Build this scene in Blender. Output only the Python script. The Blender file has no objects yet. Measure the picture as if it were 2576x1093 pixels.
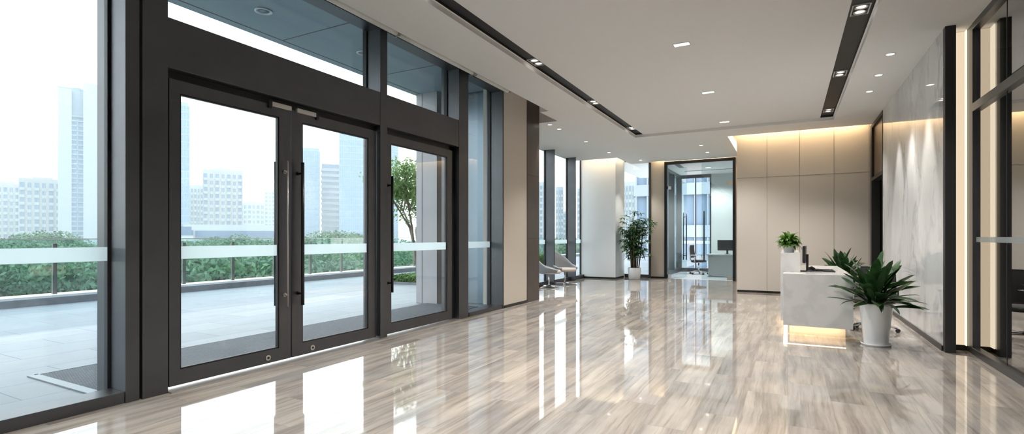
import bpy, math, random
from mathutils import Vector, Matrix, Euler
random.seed(7)
S = bpy.context.scene
COL = S.collection
PI = math.pi

# ---------------------------------------------------------------- camera maths
CX, HY, F, TH, EYE = 1288.0, 597.0, 1300.76, math.radians(28.0815), 1.3
CT, ST = math.cos(TH), math.sin(TH)

def at(u, d):
    """ground point seen at image column u, at distance d along the view axis"""
    r = (u - CX) / F * d
    return r * CT - d * ST, r * ST + d * CT

def zat(v, d):
    return EYE - (v - HY) * d / F

# ---------------------------------------------------------------- materials
def new_mat(name):
    m = bpy.data.materials.new(name); m.use_nodes = True
    nt = m.node_tree
    b = nt.nodes['Principled BSDF']
    return m, nt, b

def setin(b, **k):
    for n, v in k.items():
        n = n.replace('_', ' ')
        if n in b.inputs: b.inputs[n].default_value = v

def plain(name, col, rough=.5, metal=0., noise=.0, nscale=8., bump=0., bscale=60., **k):
    m, nt, b = new_mat(name)
    c4 = (col[0], col[1], col[2], 1)
    setin(b, Base_Color=c4, Roughness=rough, Metallic=metal, **k)
    if noise or bump:
        tc = nt.nodes.new('ShaderNodeTexCoord')
    if noise:
        n = nt.nodes.new('ShaderNodeTexNoise'); n.inputs['Scale'].default_value = nscale
        n.inputs['Detail'].default_value = 5
        nt.links.new(tc.outputs['Object'], n.inputs['Vector'])
        r = nt.nodes.new('ShaderNodeValToRGB')
        r.color_ramp.elements[0].position = .3; r.color_ramp.elements[1].position = .7
        r.color_ramp.elements[0].color = (col[0]*(1-noise), col[1]*(1-noise), col[2]*(1-noise), 1)
        r.color_ramp.elements[1].color = (min(1, col[0]*(1+noise)), min(1, col[1]*(1+noise)), min(1, col[2]*(1+noise)), 1)
        nt.links.new(n.outputs['Fac'], r.inputs['Fac']); nt.links.new(r.outputs['Color'], b.inputs['Base Color'])
    if bump:
        n2 = nt.nodes.new('ShaderNodeTexNoise'); n2.inputs['Scale'].default_value = bscale
        nt.links.new(tc.outputs['Object'], n2.inputs['Vector'])
        bp = nt.nodes.new('ShaderNodeBump'); bp.inputs['Strength'].default_value = bump; bp.inputs['Distance'].default_value = .01
        nt.links.new(n2.outputs['Fac'], bp.inputs['Height']); nt.links.new(bp.outputs['Normal'], b.inputs['Normal'])
    return m

def emit(name, col, strength):
    m, nt, b = new_mat(name)
    nt.nodes.remove(b)
    e = nt.nodes.new('ShaderNodeEmission')
    e.inputs['Color'].default_value = (*col, 1); e.inputs['Strength'].default_value = strength
    nt.links.new(e.outputs[0], nt.nodes['Material Output'].inputs['Surface'])
    return m

def glass(name, tint, refl=0., ior=1.45, rough=0., haze=0., hazecol=(.8, .85, .86)):
    """thin architectural pane: clear transmission mixed with a fresnel reflection"""
    m, nt, b = new_mat(name)
    nt.nodes.remove(b)
    t = nt.nodes.new('ShaderNodeBsdfTransparent'); t.inputs['Color'].default_value = (*tint, 1)
    g = nt.nodes.new('ShaderNodeBsdfGlossy'); g.inputs['Roughness'].default_value = rough
    g.inputs['Color'].default_value = (1, 1, 1, 1)
    lw = nt.nodes.new('ShaderNodeLayerWeight'); lw.inputs['Blend'].default_value = .5
    pw = nt.nodes.new('ShaderNodeMath'); pw.operation = 'POWER'; pw.inputs[1].default_value = 5
    nt.links.new(lw.outputs['Facing'], pw.inputs[0])
    r0 = ((ior-1)/(ior+1))**2
    ad = nt.nodes.new('ShaderNodeMath'); ad.operation = 'MULTIPLY_ADD'; ad.use_clamp = True
    ad.inputs[1].default_value = 1-r0; ad.inputs[2].default_value = r0+refl
    nt.links.new(pw.outputs[0], ad.inputs[0])
    mx = nt.nodes.new('ShaderNodeMixShader')
    nt.links.new(ad.outputs[0], mx.inputs[0]); nt.links.new(t.outputs[0], mx.inputs[1]); nt.links.new(g.outputs[0], mx.inputs[2])
    out = mx
    if haze:
        d = nt.nodes.new('ShaderNodeBsdfDiffuse'); d.inputs['Color'].default_value = (*hazecol, 1)
        tr = nt.nodes.new('ShaderNodeBsdfTranslucent'); tr.inputs['Color'].default_value = (*hazecol, 1)
        a = nt.nodes.new('ShaderNodeMixShader'); a.inputs[0].default_value = .78
        nt.links.new(d.outputs[0], a.inputs[1]); nt.links.new(tr.outputs[0], a.inputs[2])
        m2 = nt.nodes.new('ShaderNodeMixShader'); m2.inputs[0].default_value = haze
        nt.links.new(mx.outputs[0], m2.inputs[1]); nt.links.new(a.outputs[0], m2.inputs[2])
        out = m2
    nt.links.new(out.outputs[0], nt.nodes['Material Output'].inputs['Surface'])
    return m

def floor_mat():
    m, nt, b = new_mat('vein_cut_marble_floor')
    N = nt.nodes.new; L = nt.links.new
    tc = N('ShaderNodeTexCoord')
    rot = N('ShaderNodeMapping'); rot.inputs['Rotation'].default_value = (0, 0, PI/2)
    L(tc.outputs['Object'], rot.inputs['Vector'])
    br = N('ShaderNodeTexBrick'); br.offset = .37; br.offset_frequency = 2; br.squash = 1
    br.inputs['Scale'].default_value = 1; br.inputs['Brick Width'].default_value = 1.2
    br.inputs['Row Height'].default_value = .3; br.inputs['Mortar Size'].default_value = .0016
    br.inputs['Mortar Smooth'].default_value = .1; br.inputs['Bias'].default_value = 0
    br.inputs['Color1'].default_value = (0, 0, 0, 1); br.inputs['Color2'].default_value = (1, 1, 1, 1)
    br.inputs['Mortar'].default_value = (.5, .5, .5, 1)
    L(rot.outputs[0], br.inputs['Vector'])
    # per tile shift of the veins
    cmb = N('ShaderNodeVectorMath'); cmb.operation = 'SCALE'; cmb.inputs['Scale'].default_value = 37
    L(br.outputs['Color'], cmb.inputs[0])
    add = N('ShaderNodeVectorMath'); add.operation = 'ADD'
    L(tc.outputs['Object'], add.inputs[0]); L(cmb.outputs[0], add.inputs[1])
    # warp
    wn = N('ShaderNodeTexNoise'); wn.inputs['Scale'].default_value = 1.6; wn.inputs['Detail'].default_value = 4
    L(add.outputs[0], wn.inputs['Vector'])
    wsc = N('ShaderNodeVectorMath'); wsc.operation = 'SCALE'; wsc.inputs['Scale'].default_value = .07
    L(wn.outputs['Color'], wsc.inputs[0])
    ad2 = N('ShaderNodeVectorMath'); ad2.operation = 'ADD'
    L(add.outputs[0], ad2.inputs[0]); L(wsc.outputs[0], ad2.inputs[1])
    mp = N('ShaderNodeMapping'); mp.inputs['Scale'].default_value = (11, .7, 1)
    L(ad2.outputs[0], mp.inputs['Vector'])
    n1 = N('ShaderNodeTexNoise'); n1.inputs['Scale'].default_value = 1; n1.inputs['Detail'].default_value = 8; n1.inputs['Roughness'].default_value = .62
    L(mp.outputs[0], n1.inputs['Vector'])
    r1 = N('ShaderNodeValToRGB')
    els = r1.color_ramp.elements
    els[0].position = .28; els[0].color = (.245, .225, .21, 1)
    els[1].position = .78; els[1].color = (.54, .515, .49, 1)
    e = els.new(.42); e.color = (.35, .325, .305, 1)
    e = els.new(.55); e.color = (.445, .42, .395, 1)
    L(n1.outputs['Fac'], r1.inputs['Fac'])
    # fine dark veins
    mp2 = N('ShaderNodeMapping'); mp2.inputs['Scale'].default_value = (46, 1.3, 1)
    L(ad2.outputs[0], mp2.inputs['Vector'])
    n2 = N('ShaderNodeTexNoise'); n2.inputs['Scale'].default_value = 1; n2.inputs['Detail'].default_value = 5
    L(mp2.outputs[0], n2.inputs['Vector'])
    r2 = N('ShaderNodeValToRGB')
    r2.color_ramp.elements[0].position = .3; r2.color_ramp.elements[0].color = (.66, .63, .61, 1)
    r2.color_ramp.elements[1].position = .46; r2.color_ramp.elements[1].color = (1, 1, 1, 1)
    L(n2.outputs['Fac'], r2.inputs['Fac'])
    mul = N('ShaderNodeMixRGB'); mul.blend_type = 'MULTIPLY'; mul.inputs[0].default_value = .7
    L(r1.outputs[0], mul.inputs[1]); L(r2.outputs[0], mul.inputs[2])
    # large soft grey patches
    n3 = N('ShaderNodeTexNoise'); n3.inputs['Scale'].default_value = 1.4; n3.inputs['Detail'].default_value = 3
    L(add.outputs[0], n3.inputs['Vector'])
    r3 = N('ShaderNodeValToRGB')
    r3.color_ramp.elements[0].position = .35; r3.color_ramp.elements[0].color = (.80, .82, .85, 1)
    r3.color_ramp.elements[1].position = .65; r3.color_ramp.elements[1].color = (1.08, 1.05, 1.0, 1)
    L(n3.outputs['Fac'], r3.inputs['Fac'])
    mul2 = N('ShaderNodeMixRGB'); mul2.blend_type = 'MULTIPLY'; mul2.inputs[0].default_value = 1
    L(mul.outputs[0], mul2.inputs[1]); L(r3.outputs[0], mul2.inputs[2])
    # tile tone
    r4 = N('ShaderNodeValToRGB')
    r4.color_ramp.elements[0].color = (.91, .895, .88, 1); r4.color_ramp.elements[1].color = (1.07, 1.04, 1.01, 1)
    L(br.outputs['Color'], r4.inputs['Fac'])
    mul3 = N('ShaderNodeMixRGB'); mul3.blend_type = 'MULTIPLY'; mul3.inputs[0].default_value = 1
    L(mul2.outputs[0], mul3.inputs[1]); L(r4.outputs[0], mul3.inputs[2])
    mor = N('ShaderNodeMixRGB'); mor.inputs[2].default_value = (.30, .27, .24, 1)
    L(br.outputs['Fac'], mor.inputs[0]); L(mul3.outputs[0], mor.inputs[1])
    L(mor.outputs[0], b.inputs['Base Color'])
    setin(b, Roughness=.6); b.inputs['Specular IOR Level'].default_value = 0
    nb = N('ShaderNodeTexNoise'); nb.inputs['Scale'].default_value = 2.2; nb.inputs['Detail'].default_value = 2
    L(tc.outputs['Object'], nb.inputs['Vector'])
    bp = N('ShaderNodeBump'); bp.inputs['Strength'].default_value = .02; bp.inputs['Distance'].default_value = .008
    L(nb.outputs['Fac'], bp.inputs['Height']); L(bp.outputs['Normal'], b.inputs['Normal'])
    gl = N('ShaderNodeBsdfGlossy'); gl.inputs['Roughness'].default_value = .035; L(bp.outputs['Normal'], gl.inputs['Normal'])
    lw = N('ShaderNodeLayerWeight'); lw.inputs['Blend'].default_value = .5
    pw = N('ShaderNodeMath'); pw.operation = 'POWER'; pw.inputs[1].default_value = 4.0; L(lw.outputs['Facing'], pw.inputs[0])
    ma = N('ShaderNodeMath'); ma.operation = 'MULTIPLY_ADD'; ma.inputs[1].default_value = .85; ma.inputs[2].default_value = .085; L(pw.outputs[0], ma.inputs[0])
    mx = N('ShaderNodeMixShader'); L(ma.outputs[0], mx.inputs[0]); L(b.outputs[0], mx.inputs[1]); L(gl.outputs[0], mx.inputs[2])
    L(mx.outputs[0], nt.nodes['Material Output'].inputs['Surface'])
    return m

def marble_mat(name, base=(.72, .73, .73), vein=(.48, .49, .50), rough=.07, scale=1.0, vs=(1, 1, .45), patch=.80):
    m, nt, b = new_mat(name)
    N = nt.nodes.new; L = nt.links.new
    tc = N('ShaderNodeTexCoord')
    mp = N('ShaderNodeMapping'); mp.inputs['Rotation'].default_value = (.5, .3, .2); mp.inputs['Scale'].default_value = vs
    L(tc.outputs['Object'], mp.inputs['Vector'])
    wn = N('ShaderNodeTexNoise'); wn.inputs['Scale'].default_value = 1.3*scale; wn.inputs['Detail'].default_value = 6
    L(mp.outputs[0], wn.inputs['Vector'])
    mx = N('ShaderNodeMixRGB'); mx.inputs[0].default_value = .45
    L(mp.outputs[0], mx.inputs[1]); L(wn.outputs['Color'], mx.inputs[2])
    n = N('ShaderNodeTexNoise'); n.inputs['Scale'].default_value = 2.6*scale; n.inputs['Detail'].default_value = 9; n.inputs['Roughness'].default_value = .55
    L(mx.outputs[0], n.inputs['Vector'])
    # thin vein where the noise crosses .5
    sb = N('ShaderNodeMath'); sb.operation = 'SUBTRACT'; sb.inputs[1].default_value = .5
    ab = N('ShaderNodeMath'); ab.operation = 'ABSOLUTE'
    L(n.outputs['Fac'], sb.inputs[0]); L(sb.outputs[0], ab.inputs[0])
    r = N('ShaderNodeValToRGB')
    r.color_ramp.elements[0].position = 0; r.color_ramp.elements[0].color = (*vein, 1)
    r.color_ramp.elements[1].position = .035; r.color_ramp.elements[1].color = (*base, 1)
    L(ab.outputs[0], r.inputs['Fac'])
    n2 = N('ShaderNodeTexNoise'); n2.inputs['Scale'].default_value = 1.1*scale; n2.inputs['Detail'].default_value = 5
    L(mp.outputs[0], n2.inputs['Vector'])
    r2 = N('ShaderNodeValToRGB')
    r2.color_ramp.elements[0].position = .35; r2.color_ramp.elements[0].color = (patch, patch*1.01, patch*1.03, 1)
    r2.color_ramp.elements[1].position = .6; r2.color_ramp.elements[1].color = (1, 1, 1, 1)
    L(n2.outputs['Fac'], r2.inputs['Fac'])
    mask = N('ShaderNodeMixRGB'); mask.inputs[2].default_value = (*base, 1)
    n3 = N('ShaderNodeTexNoise'); n3.inputs['Scale'].default_value = .9*scale
    L(mp.outputs[0], n3.inputs['Vector'])
    r3 = N('ShaderNodeValToRGB'); r3.color_ramp.elements[0].position = .42; r3.color_ramp.elements[1].position = .6
    L(n3.outputs['Fac'], r3.inputs['Fac']); L(r3.outputs[0], mask.inputs[0]); L(r.outputs[0], mask.inputs[1])
    mu = N('ShaderNodeMixRGB'); mu.blend_type = 'MULTIPLY'; mu.inputs[0].default_value = 1
    L(mask.outputs[0], mu.inputs[1]); L(r2.outputs[0], mu.inputs[2])
    L(mu.outputs[0], b.inputs['Base Color'])
    setin(b, Roughness=rough)
    return m

def tile_mat(name, c1, c2, bw=1.2, rh=.6, mortar=(.3, .31, .33), rough=.6, bands=None):
    m, nt, b = new_mat(name)
    N = nt.nodes.new; L = nt.links.new
    tc = N('ShaderNodeTexCoord')
    mp = N('ShaderNodeMapping'); mp.inputs['Rotation'].default_value = (0, 0, PI/2)
    L(tc.outputs['Object'], mp.inputs['Vector'])
    br = N('ShaderNodeTexBrick'); br.inputs['Scale'].default_value = 1
    br.inputs['Brick Width'].default_value = bw; br.inputs['Row Height'].default_value = rh
    br.inputs['Mortar Size'].default_value = .004
    br.inputs['Color1'].default_value = (*c1, 1); br.inputs['Color2'].default_value = (*c2, 1); br.inputs['Mortar'].default_value = (*mortar, 1)
    L(mp.outputs[0], br.inputs['Vector'])
    n = N('ShaderNodeTexNoise'); n.inputs['Scale'].default_value = 3; n.inputs['Detail'].default_value = 8
    L(tc.outputs['Object'], n.inputs['Vector'])
    r = N('ShaderNodeValToRGB'); r.color_ramp.elements[0].color = (.82, .82, .82, 1); r.color_ramp.elements[1].color = (1.1, 1.1, 1.1, 1)
    L(n.outputs['Fac'], r.inputs['Fac'])
    mu = N('ShaderNodeMixRGB'); mu.blend_type = 'MULTIPLY'; mu.inputs[0].default_value = 1
    L(br.outputs['Color'], mu.inputs[1]); L(r.outputs[0], mu.inputs[2])
    last = mu
    if bands:   # darker stone beyond a border line running along the terrace
        sx = N('ShaderNodeSeparateXYZ'); L(tc.outputs['Object'], sx.inputs[0])
        lt = N('ShaderNodeMath'); lt.operation = 'LESS_THAN'; lt.inputs[1].default_value = bands[0]
        L(sx.outputs['X'], lt.inputs[0])
        mb = N('ShaderNodeMixRGB'); mb.blend_type = 'MULTIPLY'; mb.inputs[2].default_value = (*bands[1], 1)
        L(lt.outputs[0], mb.inputs[0]); L(mu.outputs[0], mb.inputs[1]); last = mb
    L(last.outputs[0], b.inputs['Base Color'])
    setin(b, Roughness=rough)
    return m

def leaf_mat(name, c1, c2, rough=.4, trans=.25, scale=6.):
    m, nt, b = new_mat(name)
    N = nt.nodes.new; L = nt.links.new
    tc = N('ShaderNodeTexCoord')
    n = N('ShaderNodeTexNoise'); n.inputs['Scale'].default_value = scale; n.inputs['Detail'].default_value = 3
    L(tc.outputs['Object'], n.inputs['Vector'])
    r = N('ShaderNodeValToRGB'); r.color_ramp.elements[0].position = .35; r.color_ramp.elements[1].position = .65
    r.color_ramp.elements[0].color = (*c1, 1); r.color_ramp.elements[1].color = (*c2, 1)
    L(n.outputs['Fac'], r.inputs['Fac']); L(r.outputs[0], b.inputs['Base Color'])
    setin(b, Roughness=rough)
    t = N('ShaderNodeBsdfTranslucent'); L(r.outputs[0], t.inputs['Color'])
    mx = N('ShaderNodeMixShader'); mx.inputs[0].default_value = trans
    L(b.outputs[0], mx.inputs[1]); L(t.outputs[0], mx.inputs[2]); L(mx.outputs[0], nt.nodes['Material Output'].inputs['Surface'])
    return m

M = {}
M['floor'] = floor_mat()
M['ceil'] = plain('white_ceiling_paint', (.74, .735, .73), .8)
M['black'] = plain('matt_black_channel', (.012, .012, .013), .5)
M['frame'] = plain('dark_bronze_metal', (.108, .108, .115), .38, .9, noise=.06, nscale=3)
M['framed'] = plain('black_gasket', (.01, .01, .012), .5)
M['steel'] = plain('brushed_steel', (.55, .52, .49), .35, .8)
M['bronzepost'] = plain('grey_brown_post_metal', (.20, .18, .17), .35, .7)
M['chrome'] = plain('chrome', (.75, .76, .78), .12, 1.)
M['darkmetal'] = plain('dark_grey_metal', (.035, .035, .04), .3, .8)
M['beige'] = plain('beige_wall_covering', (.55, .50, .44), .65, bump=.05, bscale=250)
M['panel'] = plain('warm_grey_fabric_panel', (.56, .52, .47), .7, bump=.06, bscale=220)
M['white_wall'] = plain('white_wall_covering', (.82, .835, .85), .6, bump=.04, bscale=200)
M['brown'] = plain('dark_brown_wood_panel', (.060, .043, .034), .35, noise=.12, nscale=5)
M['bronze'] = plain('brown_bronze_panel', (.16, .115, .075), .3, .5)
M['seam'] = plain('panel_seam', (.16, .14, .12), .7)
M['marble'] = marble_mat('white_grey_marble', (.66, .675, .69), (.47, .48, .50), .045)
M['deskmarble'] = marble_mat('white_desk_marble', (.66, .655, .64), (.56, .555, .55), .12, .6, (1, 1, 1), .93)
M['pane'] = glass('clear_window_glass', (.93, .965, .975), .015)
M['doorpane'] = glass('clear_door_glass', (.96, .985, .985), .0)
M['farpane'] = glass('meeting_room_glass', (.86, .92, .93), .05)
M['dark_glass'] = glass('dark_reflective_glass', (.35, .37, .34), .30)
M['railglass'] = glass('greenish_balustrade_glass', (.86, .95, .94), .02)
M['film'] = glass('frosted_film', (.9, .97, .98), .02, haze=.62, hazecol=(.93, .97, .98))
M['blind'] = plain('off_white_blind', (.70, .69, .66), .6)
M['blindrail'] = plain('grey_blind_rail', (.30, .29, .28), .4, .4)
M['pot'] = plain('white_glazed_pot', (.78, .79, .80), .18)
M['potgrey'] = plain('pale_grey_pot', (.50, .51, .52), .35)
M['soil'] = plain('potting_soil', (.035, .025, .018), .9, noise=.3, nscale=60)
M['cane'] = plain('brown_cane', (.085, .06, .035), .6, noise=.35, nscale=14)
M['leafdark'] = leaf_mat('dark_strap_leaf', (.012, .035, .012), (.035, .095, .028), .33, .15, 9)
M['leafpalm'] = leaf_mat('palm_leaf', (.03, .085, .03), (.09, .20, .065), .4, .25, 8)
M['leafbright'] = leaf_mat('bright_green_leaf', (.04, .12, .015), (.13, .27, .04), .4, .3, 20)
M['leaftree'] = leaf_mat('park_tree_leaf', (.055, .115, .075), (.15, .25, .145), .6, .3, .35)
M['leafyoung'] = leaf_mat('young_tree_leaf', (.10, .19, .06), (.26, .38, .13), .6, .35, 1.2)
M['hedge'] = leaf_mat('hedge_leaf', (.08, .17, .05), (.20, .34, .11), .6, .3, 3)
M['bark'] = plain('grey_bark', (.20, .17, .14), .8, noise=.25, nscale=10)
M['terrace'] = tile_mat('pale_terrace_stone', (.225, .25, .275), (.275, .295, .315), 1.2, .6, (.075, .09, .11), .55, bands=(-9.1, (.72, .75, .79)))
M['curb'] = plain('grey_granite_curb', (.14, .15, .165), .6, noise=.12, nscale=6)
M['curbcap'] = plain('pale_stone_coping', (.55, .57, .59), .6)
M['mat'] = tile_mat('ribbed_grey_mat', (.08, .092, .108), (.125, .138, .16), .02, .035, (.06, .065, .075), .8)
M['matframe'] = plain('aluminium_mat_frame', (.22, .235, .25), .45, .6)
M['soffit'] = plain('pale_soffit_panel', (.28, .345, .39), .45, .1)
M['stone'] = plain('grey_stone_cladding', (.36, .36, .38), .5, noise=.05, nscale=2)
M['bluewall'] = plain('blue_grey_metal_cladding', (.20, .26, .31), .3, .5)
M['lawn'] = plain('park_ground', (.09, .16, .08), .9, noise=.4, nscale=.08)
M['road'] = plain('pale_asphalt', (.30, .31, .32), .85)
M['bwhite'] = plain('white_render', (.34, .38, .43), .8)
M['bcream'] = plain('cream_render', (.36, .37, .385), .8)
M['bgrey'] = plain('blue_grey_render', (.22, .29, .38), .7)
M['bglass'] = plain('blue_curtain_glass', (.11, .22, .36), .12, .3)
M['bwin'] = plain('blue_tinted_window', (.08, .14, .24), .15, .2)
M['lamp'] = emit('lamp_white', (1, .93, .82), 2.2)
M['lampw'] = emit('lamp_daylight', (1, .97, .93), 1.6)
M['led'] = emit('warm_led', (1, .80, .54), .45)
M['nicheled'] = emit('pale_warm_led', (1, .86, .64), .5)
M['ledpanel'] = emit('warm_light_panel', (1, .80, .56), .31)
M['fabric'] = plain('grey_upholstery', (.27, .29, .31), .8, bump=.1, bscale=300)
M['cushion'] = plain('beige_grey_cushion', (.62, .56, .52), .8)
M['shell'] = plain('pale_grey_shell_edge', (.60, .62, .64), .4)
M['plastic'] = plain('black_plastic', (.015, .015, .016), .35)
M['mesh'] = plain('black_mesh_fabric', (.02, .02, .022), .8)
M['screen'] = plain('dark_screen', (.008, .01, .014), .08)
M['greyplastic'] = plain('light_grey_plastic', (.55, .56, .58), .4)
M['carpet'] = plain('grey_office_carpet', (.34, .37, .40), .9, bump=.2, bscale=200)
M['officewall'] = plain('pale_office_wall', (.56, .60, .60), .7)
M['darkwall'] = plain('dim_toned_office_wall', (.045, .045, .04), .7)  # dimness of the office behind the partition is put into this colour
M['blackwall'] = plain('recess_dark_and_seam_black', (.006, .006, .006), .6)  # darkness of the corridor put into the colour; also used for panel seams
M['skirt'] = plain('dark_skirting', (.025, .022, .020), .35, .4)
M['deskwhite'] = plain('pale_grey_laminate', (.50, .52, .53), .4)

# ---------------------------------------------------------------- mesh builder
class MB:
    def __init__(s): s.v = []; s.f = []; s.m = []; s.cur = 0; s.sm = []; s.smooth = False
    def _f(s, idx): s.f.append(idx); s.m.append(s.cur); s.sm.append(s.smooth)
    def quad(s, a, b, c, d):
        n = len(s.v); s.v += [tuple(a), tuple(b), tuple(c), tuple(d)]; s._f((n, n+1, n+2, n+3)); return s
    def box(s, x0, x1, y0, y1, z0, z1, mtx=None):
        if x0 > x1: x0, x1 = x1, x0
        if y0 > y1: y0, y1 = y1, y0
        if z0 > z1: z0, z1 = z1, z0
        n = len(s.v)
        p = [(x0,y0,z0),(x1,y0,z0),(x1,y1,z0),(x0,y1,z0),(x0,y0,z1),(x1,y0,z1),(x1,y1,z1),(x0,y1,z1)]
        if mtx: p = [tuple(mtx @ Vector(q)) for q in p]
        s.v += p
        for f in ((0,3,2,1),(4,5,6,7),(0,1,5,4),(1,2,6,5),(2,3,7,6),(3,0,4,7)): s._f(tuple(n+i for i in f))
        return s
    def bar(s, a, b, w, h):
        a, b = Vector(a), Vector(b); d = b - a; L = d.length
        q = d.to_track_quat('Z', 'Y').to_matrix().to_4x4()
        return s.box(-w/2, w/2, -h/2, h/2, 0, L, Matrix.Translation(a) @ q)
    def tube(s, pts, rad, n=10, caps=True):
        sm = s.smooth; s.smooth = True
        pts = [Vector(p) for p in pts]
        if not hasattr(rad, '__len__'): rad = [rad]*len(pts)
        rings = []
        prev = None
        for i, p in enumerate(pts):
            d = (pts[min(i+1, len(pts)-1)] - pts[max(i-1, 0)]).normalized()
            if prev is None:
                up = Vector((0, 0, 1)) if abs(d.z) < .9 else Vector((1, 0, 0))
                x = d.cross(up).normalized()
            else:
                x = (prev - d*prev.dot(d)).normalized()
            prev = x; y = d.cross(x)
            st = len(s.v)
            for k in range(n):
                a = 2*PI*k/n
                s.v.append(tuple(p + (x*math.cos(a) + y*math.sin(a))*rad[i]))
            rings.append(st)
        for i in range(len(rings)-1):
            for k in range(n):
                s._f((rings[i]+k, rings[i]+(k+1) % n, rings[i+1]+(k+1) % n, rings[i+1]+k))
        s.smooth = False
        if caps:
            s._f(tuple(rings[0]+k for k in reversed(range(n)))); s._f(tuple(rings[-1]+k for k in range(n)))
        s.smooth = sm
        return s
    def lathe(s, prof, c=(0, 0, 0), n=32, sx=1., sy=1.):
        st = len(s.v)
        for r, z in prof:
            for k in range(n):
                a = 2*PI*k/n
                s.v.append((c[0]+r*math.cos(a)*sx, c[1]+r*math.sin(a)*sy, c[2]+z))
        sm = s.smooth; s.smooth = True
        for i in range(len(prof)-1):
            for k in range(n):
                s._f((st+i*n+k, st+i*n+(k+1) % n, st+(i+1)*n+(k+1) % n, st+(i+1)*n+k))
        s.smooth = sm
        if prof[0][0] > 1e-5: s._f(tuple(st+k for k in reversed(range(n))))
        if prof[-1][0] > 1e-5: s._f(tuple(st+(len(prof)-1)*n+k for k in range(n)))
        return s
    def build(s, name, mats, parent=None, off=None, bevel=0., local=False):
        if not isinstance(mats, (list, tuple)): mats = [mats]
        me = bpy.data.meshes.new(name)
        o3 = Vector((0, 0, 0))
        if off is not None: o3 = Vector(off)
        elif parent is not None and not local: o3 = root_loc(parent)
        me.from_pydata([tuple(Vector(v)-o3) for v in s.v], [], s.f)
        for mm in mats: me.materials.append(M[mm] if isinstance(mm, str) else mm)
        me.polygons.foreach_set('material_index', s.m)
        me.polygons.foreach_set('use_smooth', s.sm)
        me.update()
        o = bpy.data.objects.new(name, me); COL.objects.link(o)
        if parent is not None: o.parent = parent
        elif off is not None: o.location = o3
        if bevel:
            b = o.modifiers.new('bevel', 'BEVEL'); b.width = bevel; b.segments = 2; b.limit_method = 'ANGLE'
        return o

def root_loc(o):
    v = Vector((0, 0, 0))
    while o is not None: v += o.location; o = o.parent
    return v

def tag(o, label, cat, group=None, kind=None):
    if label: o['label'] = label
    if cat: o['category'] = cat
    if group: o['group'] = group
    if kind: o['kind'] = kind
    return o

def thing(name, label, cat, loc=(0, 0, 0), rz=0., group=None, kind=None):
    o = bpy.data.objects.new(name, None); COL.objects.link(o)
    o.location = loc; o.rotation_euler = (0, 0, rz); o.empty_display_size = .1
    return tag(o, label, cat, group, kind)

def struct(o, label, cat='wall'):
    return tag(o, label, cat, None, 'structure')

def copy_tree(o, parent=None):
    c = o.copy(); COL.objects.link(c); c.parent = parent
    for ch in list(o.children): copy_tree(ch, c)
    return c

def place(o, loc, rz=None, label=None, sc=None):
    o.location = loc
    if rz is not None: o.rotation_euler = (0, 0, rz)
    if sc: o.scale = (sc, sc, sc) if not hasattr(sc, '__len__') else sc
    if label: o['label'] = label
    return o

SPOTK, COVEK = 1.55, .6
def spot(name, loc, power, angle=70, col=(1, .86, .68), tilt=(0, 0, 0), blend=.6, size=.04, parent=None):
    l = bpy.data.lights.new(name, 'SPOT'); l.energy = power*SPOTK; l.color = col
    l.spot_size = math.radians(angle); l.spot_blend = blend; l.shadow_soft_size = size
    o = bpy.data.objects.new(name, l); COL.objects.link(o); o.location = loc; o.rotation_euler = tilt
    if parent is not None: o.parent = parent
    return o

def area(name, loc, sx, sy, power, col=(1, .75, .48), rot=(0, 0, 0), spread=180):
    l = bpy.data.lights.new(name, 'AREA'); l.shape = 'RECTANGLE'; l.size = sx; l.size_y = sy
    l.energy = power*COVEK; l.color = col; l.spread = math.radians(spread)
    o = bpy.data.objects.new(name, l); COL.objects.link(o); o.location = loc; o.rotation_euler = rot
    return o

# ================================================================= SHELL
ZC, ZU = 3.67, 3.73
YN = -5.0
# floor
b = MB(); b.box(-4.745, 6.0, YN, 9.75, -.1, 0); b.box(-5.84, 6.0, 9.75, 16.62, -.1, 0)
struct(b.build('floor', 'floor'), 'polished beige and grey veined marble floor of the lobby', 'floor')

# ceiling as cells of different height, with vertical steps between them
xs = [-5.95, -5.8, -4.56, -4.15, -3.97, -3.84, -3.21, -3.19, -3.02, -1.25, -1.07, .58, .80, .82, 1.62]
xs = sorted(set(xs + [-4.5]))
ys = [YN, 8.9, 9.75, 12.23, 12.25, 13.12, 13.35, 15.1, 16.42, 16.62]
def ceil_h(x, y):
    if x > -4.56 and x < -3.97 and y < 8.9: return 4.05, 0
    if x > -4.56 and x < -4.15 and y < 9.75: return 4.05, 0
    if x < -4.56 and y < 9.75: return None, 0
    if -3.19 < x < -3.02 and y < 12.23: return ZU+.03, 1
    if .58 < x < .80 and y < 12.23: return ZU+.03, 1
    if -3.21 < x < .82 and y < 12.25: return ZU, 0
    if -1.25 < x < 1.57 and 13.12 < y < 13.35: return 3.98, 0
    if -1.25 < x < -1.07 and 13.12 < y: return 3.98, 0
    if x > -1.07 and y > 13.35: return None, 0
    if x < -4.5 and y > 15.1: return 3.98, 0
    if -3.84 < x < -1.25 and y > 16.42: return 3.98, 0
    return ZC, 0
cb, kb = MB(), MB()
H = {}
for i in range(len(xs)-1):
    for j in range(len(ys)-1):
        H[i, j] = ceil_h((xs[i]+xs[i+1])/2, (ys[j]+ys[j+1])/2)
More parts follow.
